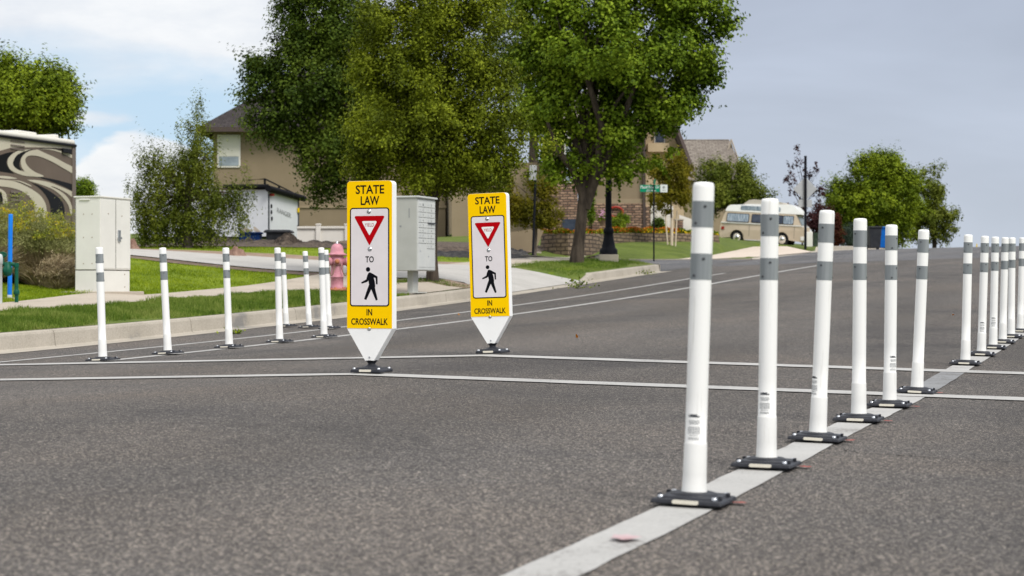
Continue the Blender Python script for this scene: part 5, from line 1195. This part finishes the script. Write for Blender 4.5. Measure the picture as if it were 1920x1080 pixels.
def crown_points(lobes, Z, nclump, per, cr, rg, inner=.35, dens=None, vert=1.0, depth=1.0, gap=-.2, core=.72):
    """lobes: (px, py, rx, ry[, dZ]) ellipses as seen; returns leaf centres and clump centres in world space"""
    k = Z/F; vol = np.array([l[2]*l[3] for l in lobes], float)**1.1; vol /= vol.sum(); cl = []; rr = []
    for l, f in zip(lobes, vol):
        n = max(3, int(nclump*f)); d = rg.normal(size=(n, 3)); d /= np.linalg.norm(d, axis=1)[:, None]
        r = (inner+(1-inner)*rg.uniform(0, 1, n)**.6)
        bump = 1+.10*np.sin(d[:, 0]*5+l[0])+.10*np.sin(d[:, 2]*6+l[1])+rg.normal(0, .05, n)
        r = r*bump; zz = Z+(l[4] if len(l) > 4 else 0); rx, ry = l[2]*k, l[3]*k; ry_ = (rx+ry)/2*depth
        rr.append(r); cl.append(np.stack([(l[0]-960)*k+d[:, 0]*r*rx, zz+d[:, 1]*r*ry_, (540-l[1])*k+d[:, 2]*r*ry], 1))
    cl = np.concatenate(cl); s0 = rg.uniform(0, 6, 6); wl_ = 2*np.pi/(cr*4.6)
    f = np.sin(cl[:, 0]*wl_+s0[0]+np.sin(cl[:, 2]*wl_*.6+s0[1]))+np.sin(cl[:, 1]*wl_*.9+s0[2])+np.sin(cl[:, 2]*wl_*1.15+s0[3]+np.sin(cl[:, 0]*wl_*.5+s0[4]))
    KEEP = (f > gap) | (np.concatenate(rr) < core); cl = cl[KEEP]; n = len(cl); cs = cr*rg.uniform(.55, 1.35, n); g = rg.normal(size=(n, per, 3)); g /= np.linalg.norm(g, axis=2)[..., None]
    g = g*(rg.uniform(0, 1, (n, per, 1))**.62)*cs[:, None, None]; g[..., 2] *= vert
    RR = np.concatenate(rr)[KEEP]; ctr = cl.mean(0); od = cl-ctr; od /= np.linalg.norm(od, axis=1)[:, None]+1e-9; od[:, 2] += .35; od /= np.linalg.norm(od, axis=1)[:, None]
    sp_ = (RR > .86) & (rg.uniform(0, 1, n) < .30)
    al = (g[sp_]*od[sp_][:, None]).sum(-1, keepdims=True)*od[sp_][:, None]; g[sp_] = (g[sp_]-al)*.38+al*1.75
    bi = g/(np.linalg.norm(g, axis=2)[..., None]+1e-9)+od[:, None]*.5+np.array([0, 0, .45]); crown_points.bias = bi.reshape(-1, 3)
    return (cl[:, None]+g).reshape(-1, 3), cl
def tree(name, label, base, lobes, Z, nclump, per, cr, leaf, m, bark, tr, cat='tree', seed=1, nb=14, lean=(0, 0), fork=.45, group=None, updir=.25, droop=0, vert=1.0, inner=.35, aspect=.62, limbs=None, depth=1.0, gap=-.2, core=.72, strands=0):
    rg = np.random.default_rng(seed); rd = random.Random(seed)
    t = thing(name, label, cat, base, 0, group); pts, cl = crown_points(lobes, Z, nclump, per, cr, rg, inner, vert=vert, depth=depth, gap=gap, core=core)
    bias = crown_points.bias
    if strands:
        idx = rg.integers(0, len(cl), strands); ex = []
        for i in idx:
            L_ = rg.uniform(.35, 1.15); n_ = int(L_*60); q = rg.uniform(0, 1, n_); dx, dy = rg.normal(0, .22, 2); ex.append(cl[i]+np.stack([dx*q**.6*L_, dy*q**.6*L_, .12-q*L_], 1)+rg.normal(0, .035, (n_, 3)))
        ex = np.concatenate(ex); ex = ex[ex[:, 2] > base[2]+.02]; pts = np.concatenate([pts, ex]); bias = np.concatenate([bias, rg.normal(size=(len(ex), 3))*.4+[0, 0, .4]])
    leaf_mesh('crown', pts, leaf, m, t, updir, aspect, droop, rg, loc=base, bias=bias)
    B = Vector(base); cc = Vector(cl.mean(0)); top = Vector((cc.x, cc.y, cc.z))
    h0 = max(.2, (min(cl[:, 2])-B.z)); fk = B+Vector((lean[0], lean[1], h0*1.0+fork))
    mb = MB().use(bark); n = 9; tp = []
    for i in range(n+1):
        q = i/n; tp.append(B.lerp(fk, q)+Vector((math.sin(q*5+seed)*.02, math.cos(q*4+seed)*.02, -.08 if i == 0 else 0)))
    mb.tube(tp, [tr*(1.28 if i == 0 else 1.1 if i == 1 else 1-.28*i/n) for i in range(n+1)], 12)
    order = rd.sample(range(len(cl)), min(nb, len(cl)))
    for j in order:
        e = Vector(cl[j]); e = fk.lerp(e, .9); st = tp[-1-rd.randrange(0, 2)] if rd.random() < .7 else fk.lerp(top, rd.uniform(0, .4)); mid = st.lerp(e, .5)+Vector((rd.uniform(-.1, .1), rd.uniform(-.1, .1), (e-st).length*.12))
        q1 = st.lerp(mid, .5)+Vector((0, 0, (e-st).length*.03)); q2 = mid.lerp(e, .5); r0 = tr*rd.uniform(.30, .55)
        mb.tube([st, q1, mid, q2, e], [r0, r0*.8, r0*.6, r0*.4, r0*.15], 7)
    for L_ in (limbs or []):
        mb.tube([Vector(q) for q in L_[0]], L_[1], 9)
    mb.v = [tuple(Vector(v)-B) for v in mb.v]; mb.build('trunk', t); return t
# the rounded pear tree over the nearer sign
tree('street_tree', 'rounded olive green tree directly behind the cluster mailbox', gp(811, 32.5, -.02),
     [(815, 130, 165, 175), (820, 265, 190, 100), (720, 230, 95, 120), (910, 200, 100, 140), (830, 0, 140, 130), (700, 310, 60, 50), (930, 300, 80, 50), (750, 100, 110, 130), (820, -110, 90, 90), (820, 335, 110, 40), (880, 330, 90, 35)],
     32.5, 2700, 92, .24, .056, M['leafA'], M['bark'], .095, seed=3, nb=26, updir=.3, fork=.6, lean=(.05, 0), gap=.35, core=.70)
k43 = 43.5/F
tree('street_tree', 'large fresh green maple leaning over the black lamp post, tallest crown in the middle', gp(1082, 43.5, -.03),
     [(1180, 110, 175, 150), (1100, 60, 130, 130), (1270, 100, 92, 112), (1060, 200, 95, 90), (1180, 250, 95, 70), (1210, 200, 68, 62), (1130, 310, 70, 38), (1165, 312, 42, 28), (1040, 290, 45, 50), (1180, -60, 150, 110), (1318, 45, 57, 88), (1035, 120, 70, 110), (1298, 150, 45, 42), (1015, 30, 70, 110), (1000, 180, 50, 80)],
     43.5, 2100, 84, .33, .092, M['leafB'], M['bark'], .145, seed=5, nb=22, updir=.3, fork=.5, lean=(.2, 0), aspect=.8, gap=.3, core=.62,
     limbs=[([pix(1093, 43.5)+((540-392)*k43,), pix(1091, 43.5)+((540-362)*k43,), pix(1075, 43.3)+((540-320)*k43,), pix(1045, 43)+((540-285)*k43,), pix(1025, 42.8)+((540-230)*k43,)], [.085, .095, .09, .075, .035]),
            ([pix(1097, 43.5)+((540-392)*k43,), pix(1104, 43.5)+((540-362)*k43,), pix(1122, 43.3)+((540-300)*k43,), pix(1128, 43)+((540-240)*k43,), pix(1100, 42.8)+((540-150)*k43,), pix(1095, 42.8)+((540-40)*k43,)], [.09, .105, .10, .085, .06, .035]),
            ([pix(1100, 43.5)+((540-392)*k43,), pix(1112, 43.5)+((540-350)*k43,), pix(1150, 43.2)+((540-270)*k43,), pix(1185, 43)+((540-180)*k43,), pix(1210, 42.9)+((540-100)*k43,)], [.085, .10, .09, .07, .035])])
tree('shade_tree', 'dark green spreading tree left of the pear tree, in front of the tan house', gp(705, 52, -.1),
     [(600, 150, 120, 110), (500, 160, 55, 60), (580, 40, 80, 80), (540, 230, 80, 55), (620, 290, 75, 70), (640, 60, 90, 110), (640, 345, 55, 38), (500, 115, 45, 35), (655, 200, 80, 110), (590, -60, 80, 70)],
     52, 1600, 72, .40, .098, M['leafC'], M['bark'], .22, seed=9, nb=16, updir=.3)
tree('shade_tree', 'leafy green tree standing behind the motorhome at the left edge', gp(70, 62, -.2),
     [(50, 190, 98, 82), (100, 205, 55, 65), (-40, 180, 90, 90), (20, 130, 55, 40), (108, 155, 36, 42)], 62, 900, 74, .52, .125, M['leafE'], M['bark'], .25, seed=12, nb=10)
tree('small_tree', 'small feathery green tree seen between the motorhome and the cabinet', gp(158, 85, -.2), [(160, 352, 28, 22), (150, 365, 22, 18)], 85, 110, 50, .32, .10, M['leafB'], M['bark'], .10, seed=13, nb=5)
tree('weeping_tree', 'straggly weeping tree with drooping branches in front of the white trailer', gp(352, 46.5, -.1),
     [(330, 320, 70, 55), (362, 300, 45, 50), (300, 375, 60, 60), (400, 390, 62, 55), (350, 420, 85, 40), (285, 430, 35, 40), (375, 235, 18, 32), (372, 192, 6, 26), (345, 235, 22, 8), (455, 325, 18, 12), (455, 360, 25, 28), (275, 300, 28, 22), (255, 350, 14, 28), (460, 400, 10, 22), (395, 262, 10, 24)],
     46.5, 620, 44, .28, .072, M['leafD'], M['bark_lt'], .12, seed=15, nb=30, droop=.9, vert=1.9, inner=.2, aspect=.42, fork=1.2, gap=-.7, core=0, strands=420)
tree('street_tree', 'low spreading yellowing tree between the farther sign and the maple trunk', gp(1004, 54.5, -.05),
     [(990, 400, 42, 32), (1010, 350, 34, 28), (960, 390, 30, 34), (1030, 405, 36, 28), (945, 350, 25, 20), (1035, 345, 22, 18)], 54.5, 420, 40, .21, .075, M['leafF'], M['bark_lt'], .05, seed=17, nb=12, updir=.4)
st = tree('staked_tree', 'young tree with yellowing leaves held by pale wooden stakes on the lawn', gp(1259, 65.8, -.05),
     [(1262, 335, 30, 40), (1242, 370, 28, 28), (1280, 365, 20, 30), (1262, 300, 22, 22), (1248, 395, 20, 10), (1228, 315, 24, 24), (1285, 325, 14, 24)], 65.8, 430, 40, .21, .085, M['leafF'], M['bark_lt'], .045, seed=19, nb=8)
for dx, ln in ((-.14, -.10), (.13, .06)): b = MB().use(M['stake']); b.tube([(dx, -.12, -.02), (dx+ln, -.1, 1.25)], .028, 6); b.build('stake', st)
MB().use(M['stake']).tube([(0, -.07, -.02), (.01, -.07, 1.0)], .055, 7).build('trunk_wrap', st)
tree('olive_shrub', 'big olive green bush between the far gabled house and the camper van', gp(1390, 108, -.3),
     [(1370, 350, 62, 50), (1410, 370, 38, 40), (1330, 370, 40, 50), (1345, 320, 30, 25), (1390, 320, 25, 22), (1430, 390, 20, 25)], 108, 620, 44, .50, .15, M['leafD'], M['bark'], .15, cat='bush', seed=21, nb=8)
tree('purple_tree', 'thin purple leaved tree with sparse upright twigs behind the diamond sign', gp(1505, 104, -.3),
     [(1505, 380, 38, 40), (1495, 330, 24, 30), (1520, 315, 18, 30), (1490, 272, 7, 10), (1496, 290, 8, 14), (1502, 305, 9, 16), (1535, 360, 18, 35), (1475, 340, 9, 20)], 104, 80, 22, .20, .15, M['leafP'], M['bark'], .05, seed=23, nb=40, vert=1.5, core=0, gap=-.8)
tree('red_shrub', 'dark red brown bush right of the camper van', gp(1532, 100, -.3), [(1530, 425, 30, 32), (1545, 410, 20, 28)], 100, 240, 40, .36, .12, M['leafP'], M['bark'], .08, cat='bush', seed=25, nb=4)
tree('conical_shrub', 'narrow rust red conical shrub beside the third post', gp(1568, 92, -.2), [(1568, 440, 11, 24), (1568, 420, 8, 20), (1568, 405, 4, 12)], 92, 160, 40, .16, .09, M['leafR'], M['bark'], .05, cat='bush', seed=26, nb=3)
tree('hill_tree', 'broad green tree on the crest behind the posts and bins', gp(1655, 106, -.3),
     [(1650, 380, 82, 62), (1600, 390, 55, 50), (1660, 310, 40, 28), (1640, 330, 60, 40), (1690, 340, 40, 35), (1610, 425, 50, 38), (1665, 430, 60, 38), (1570, 375, 25, 40), (1620, 300, 18, 12)], 106, 1300, 60, .54, .15, M['leafE'], M['bark'], .2, seed=27, nb=8, core=.85)
tree('hill_tree', 'taller olive tree right of the broad green one, at the edge of the open sky', gp(1752, 110, -.4),
     [(1728, 378, 55, 62), (1745, 325, 24, 24), (1770, 420, 26, 38), (1785, 400, 14, 14), (1735, 430, 35, 36)], 110, 520, 44, .42, .15, M['leafD'], M['bark'], .16, seed=29, nb=8)
tree('spruce', 'bluish green conifer low between the red shrub and the dark bin', gp(1600, 96, -.2), [(1598, 440, 20, 26), (1590, 452, 22, 14), (1612, 445, 14, 22)], 96, 200, 40, .28, .09, M['leafG'], M['bark'], .1, cat='conifer', seed=31, nb=3)
tree('climbing_ivy', 'strip of green ivy climbing right of the maple trunk on the stone house', gp(1105, 71.5, -.1), [(1108, 395, 7, 35), (1112, 350, 6, 20)], 71.5, 90, 36, .14, .08, M['leafB'], M['bark'], .02, cat='plant', seed=33, nb=3)
tree('tall_tree', 'dark trees rising behind the right house', gp(1000, 96, -.5), [(960, 60, 70, 120), (1010, 160, 60, 90)], 96, 300, 40, .8, .2, M['leafC'], M['bark'], .3, seed=35, nb=6)
def bush(name, label, px, Z, lobes, m, seed, n=130, leaf=.07, cr=.14, per=44, cat='bush', grp=None):
    return tree(name, label, gp(px, Z, -.03), lobes, Z, n, per, cr, leaf, m, M['bark'], .02, cat=cat, seed=seed, nb=4, fork=.02, group=grp)
bush('round_shrub', 'round green shrub in the flower bed right of the lamp post', 1157, 69, [(1158, 420, 14, 12)], M['leafE'], 41)
bush('round_shrub', 'small bright shrub beside the hanging basket, behind the round one', 1165, 69.8, [(1166, 412, 11, 9)], M['leafB'], 42, 90)
bush('round_shrub', 'dark green shrub in the flower bed in front of the white slatted fence', 1235, 70, [(1235, 420, 15, 11)], M['leafC'], 43)
# flower baskets and flower bed
p = gp(1131, 70.5); t = thing('flower_basket', 'brown pot of pink and purple flowers left of the round shrub', 'flower pot', (p.x, p.y, (540-424)/F*70.5))
MB().use(M['rock']).lathe([(.10, -.0), (.17, .22), (.19, .24)], 14).build('pot', t)
rg = np.random.default_rng(50); leaf_mesh('foliage', rg.normal(size=(260, 3))*[.14, .12, .08]+[0, 0, .30], .07, M['leafE'], t, rg=rg)
MPK = mat('pink petals', (.50, .22, .38), .7, (.62, .36, .5), 30); leaf_mesh('blossom', rg.normal(size=(90, 3))*[.15, .12, .12]+[.02, -.03, .42], .07, MPK, t, rg=rg)
def bed(name, pts, top, cnt, h, m, label, sz=.06, thick=.5, seed=1):
    rg = np.random.default_rng(seed); P = np.array([pix(*q) for q in pts]); seg = rg.integers(0, len(P)-1, cnt); q = rg.uniform(0, 1, cnt)[:, None]; xy = P[seg]*(1-q)+P[seg+1]*q
    zz = np.interp(xy[:, 0], P[:, 0], [(540-y)/F*z for (x, z), y in zip(pts, top)]); yy = xy[:, 1]+rg.uniform(.3, .3+thick, cnt)
    cl = np.sin(xy[:, 0]*9)*.03; co = np.stack([xy[:, 0], yy, zz+rg.uniform(-.04, 1, cnt)*h+cl], 1); o = leaf_mesh(name, co, sz, m, None, .4, .8, 0, rg); tag(o, label, 'flowers', kind='stuff'); return o
bed('bedding_plants', wa, [438]*8, 2600, .13, M['leafE'], 'green bedding plants along the top of the curved block wall', .08, .9, 1)
bed('orange_flowers', wa, [436.5]*8, 1500, .12, M['obloom'], 'orange flowers along the top of the curved block wall', .07, .9, 2)
bed('bedding_plants', wb, [437.5, 437, 437, 437.5, 438, 441], 3600, .18, M['leafE'], 'green bedding plants along the straight block wall', .09, 1.2, 3)
bed('orange_flowers', wb[:4], [434.5, 434, 434, 434.5], 2400, .16, M['obloom'], 'orange flowers along the straight block wall', .08, 1.2, 4)
bed('yellow_flowers', [(1205, 67.2), (1295, 71.2), (1350, 74)], [435.5, 436, 440], 700, .07, M['yflower'], 'yellow flowers at the right end of the bed', .07, .3, 5)
# ------------------------------------------------------------------ far gabled house
def far_house():
    Z = 130; k = Z/F; X0 = (1340-960)*k; g = gxy(X0, Z); zb = g.z-.5; t = thing('far_house', 'far house with grey brown shingle roof and a pale edged gable', 'house', (X0, Z, zb)); xl = lambda px: (px-960)*k-X0; zl = lambda py: (540-py)*k-zb
    MB().use(M['stucco']).box(((xl(1200)+xl(1372))/2, .5, zl(345)/2), (xl(1372)-xl(1200), 9, zl(345))).build('wall', t)
    b = MB().use(M['shingle2']); b.add([(xl(1195), -4.5, zl(345)), (xl(1385), -4.5, zl(345)), (xl(1368), .3, zl(262)), (xl(1195), .3, zl(262)), (xl(1392), 5.5, zl(345)), (xl(1195), 5.5, zl(345))], [(0, 1, 2, 3), (3, 2, 4, 5)]); b.add([(xl(1372), 1.5, zl(292)), (xl(1445), .8, zl(395)), (xl(1445), 9, zl(395)), (xl(1372), 8, zl(292))], [(0, 1, 2, 3)]); b.build('roof', t)
    MB().use(M['stucco2']).add([(xl(1388), -4, zl(345)), (xl(1390), 5.4, zl(345)), (xl(1369), .3, zl(264))], [(0, 1, 2)]).prism([(xl(1358), zl(345)), (xl(1382), zl(345)), (xl(1378), zl(300)), (xl(1369), zl(268))], -.6, -.3).build('gable_wall', t)
    b = MB().use(M['fascia_lt']); b.tube([(xl(1369), -.7, zl(263)), (xl(1356), -.9, zl(303))], .065, 4, smooth=False); b.tube([(xl(1369), -.7, zl(263)), (xl(1381), -.9, zl(300))], .05, 4, smooth=False); b.build('rake_board', t)
    b = MB().use(M['shingle2']); b.tube([(xl(1195), .3, zl(262)), (xl(1368), .3, zl(262))], .05, 4); b.build('ridge', t)
    MB().use(M['stucco']).box(((xl(1385)+xl(1440))/2, 5, zl(400)/2), (xl(1440)-xl(1385), 7, zl(400))).build('wall', t)
far_house()
# ------------------------------------------------------------------ brush beside the cabinet
def rabbitbrush(px, Z, w, h, label, seed, yel=.5, rot=0):
    rg = np.random.default_rng(seed); base = gp(px, Z, -.02); t = thing('brush_shrub', label, 'bush', base, 0, 'wild shrubs at the left edge')
    n = 2600; ang = rg.uniform(0, 2*np.pi, n); rad = rg.uniform(0, 1, n)**.5; tipx = np.cos(ang)*rad*w; tipy = np.sin(ang)*rad*w*.8
    hh = h*np.sqrt(np.clip(1-(rad*.86)**2, .05, 1))*rg.uniform(.35, 1.08, n)**.8*(1+.10*np.sin(ang*3+seed)+.08*np.sin(ang*7))*np.where(rg.uniform(0, 1, n) < .06, 1.16, 1); root = np.stack([tipx*.22, tipy*.22, np.zeros(n)], 1); tip = np.stack([tipx, tipy, hh], 1); mid = root*.45+tip*.55+np.stack([-tipx*.08, -tipy*.08, hh*.12], 1)+rg.normal(0, .03, (n, 3))
    def blades(rt, md, tp, wd, m, name):
        k = len(rt); side = np.cross(tp-rt, rg.normal(size=(k, 3))); side /= np.linalg.norm(side, axis=1)[:, None]; side *= wd
        co = np.stack([rt-side, rt+side, md+side*.7, md-side*.7, tp], 1).reshape(-1, 3); me = bpy.data.meshes.new(name); me.vertices.add(5*k); me.vertices.foreach_set('co', co.ravel()); i = np.arange(k)*5
        loops = np.stack([i, i+1, i+2, i, i+2, i+3, i+3, i+2, i+4], 1).ravel(); me.loops.add(len(loops)); me.loops.foreach_set('vertex_index', loops); me.polygons.add(3*k); me.polygons.foreach_set('loop_start', np.arange(3*k)*3); me.polygons.foreach_set('loop_total', np.full(3*k, 3)); me.materials.append(m); me.update(calc_edges=True); me.validate()
        o = bpy.data.objects.new(name, me); C.objects.link(o); o.parent = t
    low = hh < h*.72
    blades(root[low], mid[low], tip[low], .0075, M['straw'], 'dry_stems'); blades(root[~low], mid[~low], tip[~low], .005, M['sage'], 'green_stems')
    # feathery foliage clumps at the tips, flowers on top
    tips = tip[hh > h*.55]; c = np.repeat(tips, 5, 0)+rg.normal(0, .032, (len(tips)*5, 3)); leaf_mesh('foliage', c, .05, M['straw'] if yel == 0 else M['sage'], t, .2, .22, -.6, rg)
    tt = tip[(hh > h*.74)]; tt = tt[rg.uniform(0, 1, len(tt)) < yel]; clus = np.sin(tt[:, 0]*9+seed)+np.sin(tt[:, 1]*8+tt[:, 2]*7) > -.3; tt = tt[clus]
    if len(tt): c = np.repeat(tt, 15, 0)+rg.normal(0, .03, (len(tt)*15, 3))*[1, 1, .55]+[0, 0, .015]; leaf_mesh('flower_heads', c, .034, M['ybloom'], t, .5, .6, 0, rg)
rabbitbrush(15, 28.4, .95, 1.14, 'tall wild brush with yellow bloom behind the blue marker post', 61, .4)
rabbitbrush(78, 27.9, .66, .95, 'wild brush with straw stems and yellow flowers between the blue post and the cabinet', 62, .34)
rabbitbrush(116, 28.4, .60, .98, 'greener wild brush growing against the left side of the cabinet', 63, .22)
rabbitbrush(-45, 27.5, .9, 1.05, 'wild brush at the extreme left edge of the photo', 64, .6)
rabbitbrush(112, 27.3, .34, .42, 'low dry tangled brush at the foot of the cabinet', 65, .0)
# ------------------------------------------------------------------ grass blades
def grass(name, areas, h, w, m, label, seed=1):
    rg = np.random.default_rng(seed); U = []; V = []; Hs = []
    for (u0, u1, w0, w1, dens) in areas:
        n = int((u1-u0)*(w1-w0)*dens); u = rg.uniform(u0, u1, n); ww = rg.uniform(w0, w1, n); U.append(u); V.append(vK(u)-ww); Hs.append(np.ones(n))
    u = np.concatenate(U); v = np.concatenate(V); keep = (np.sin(u*1.7+np.sin(v*3))+np.sin(u*.6+v*2.3)+.9*np.clip((vK(u)-v-.1)/.5, 0, 1)*2+rg.normal(0, .4, len(u))) > -.5; u = u[keep]; v = v[keep]
    X, Y = XY(u, v); Z = gz(u, v)+.008; n = len(u)
    patch = .75+.35*np.sin(X*2.1+np.sin(Y*1.3)*2)*np.sin(Y*1.7+1)+.22*np.sin(X*6+Y*4); hh = h*rg.uniform(.45, 1.2, n)*np.clip(patch, .35, 1.3)
    a = rg.uniform(0, 2*np.pi, n); dx, dy = np.cos(a)*w*.5, np.sin(a)*w*.5; bx, by = rg.normal(0, .35, n)*hh, rg.normal(0, .35, n)*hh
    co = np.stack([np.stack([X-dx, Y-dy, Z], 1), np.stack([X+dx, Y+dy, Z], 1), np.stack([X+bx, Y+by, Z+hh], 1)], 1).reshape(-1, 3)
    me = bpy.data.meshes.new(name); me.vertices.add(3*n); me.vertices.foreach_set('co', co.ravel()); me.loops.add(3*n); me.loops.foreach_set('vertex_index', np.arange(3*n)); me.polygons.add(n); me.polygons.foreach_set('loop_start', np.arange(n)*3); me.polygons.foreach_set('loop_total', np.full(n, 3)); me.materials.append(m); me.update(calc_edges=True)
    o = bpy.data.objects.new(name, me); C.objects.link(o); tag(o, label, 'grass', kind='stuff')
grass('verge_grass', [(12, 27.2, .11, 1.80, 2300), (29.9, 30.5, .16, 1.7, 1200), (37.8, 44.6, .2, 1.9, 900), (27.2, 30.3, 1.2, 1.75, 1200)], .075, .011, M['blade2'], 'rough green grass on the verge between kerb and sidewalk', 71)
grass('lawn_grass', [(20.5, 30.2, 3.2, 8.5, 900), (15, 22, 3.2, 5, 1200), (39.2, 43, 3.4, 24, 180)], .045, .012, M['blade'], 'bright green lawn grass behind the sidewalk', 72)
# weeds at the driveway lip and kerb
rg = np.random.default_rng(80)
for px, Z, s_, lab in ((1085, 35.6, .16, 'leafy weed growing at the right lip of the pale driveway'), (1052 if False else 438, 21.2, .05, 'small weed in the gutter behind the third left post'), (1212, 43.6, .09, 'grassy weed at the foot of the kerb end')):
    X, Y = pix(px, Z); u, v = UV(X, Y); z = float(gz(u, v)[0]); n = 90; c = rg.normal(size=(n, 3))*[s_, s_*.6, s_*.45]+[0, 0, s_*.5]
    c[:, 2] = np.abs(c[:, 2]); t = thing('weed', lab, 'weed', (X, Y, z)); leaf_mesh('foliage', c, .055 if s_ > .1 else .035, M['leafE'], t, .4, .7, 0, rg)
    b = MB().use(M['leafD'])
    for i in range(5): b.tube([(0, 0, 0), tuple(c[i])], .003, 4)
    b.build('stem', t)
# fallen leaves scattered near the kerb
for i, (px, Z) in enumerate(((1081, 16.6), (860, 25.0), (1787, 21.5))):
    X, Y = pix(px, Z); u, v = UV(X, Y); o = leaf_mesh('fallen_leaf', np.array([[X, Y, float(roadz(u, v))+.012]]), .05, M['obloom'], None, 5, .7, 0, rg); tag(o, 'single orange fallen leaf on the asphalt '+('right of the farther sign', 'near the kerb by the driveway', 'among the posts at the right')[i], 'leaf')
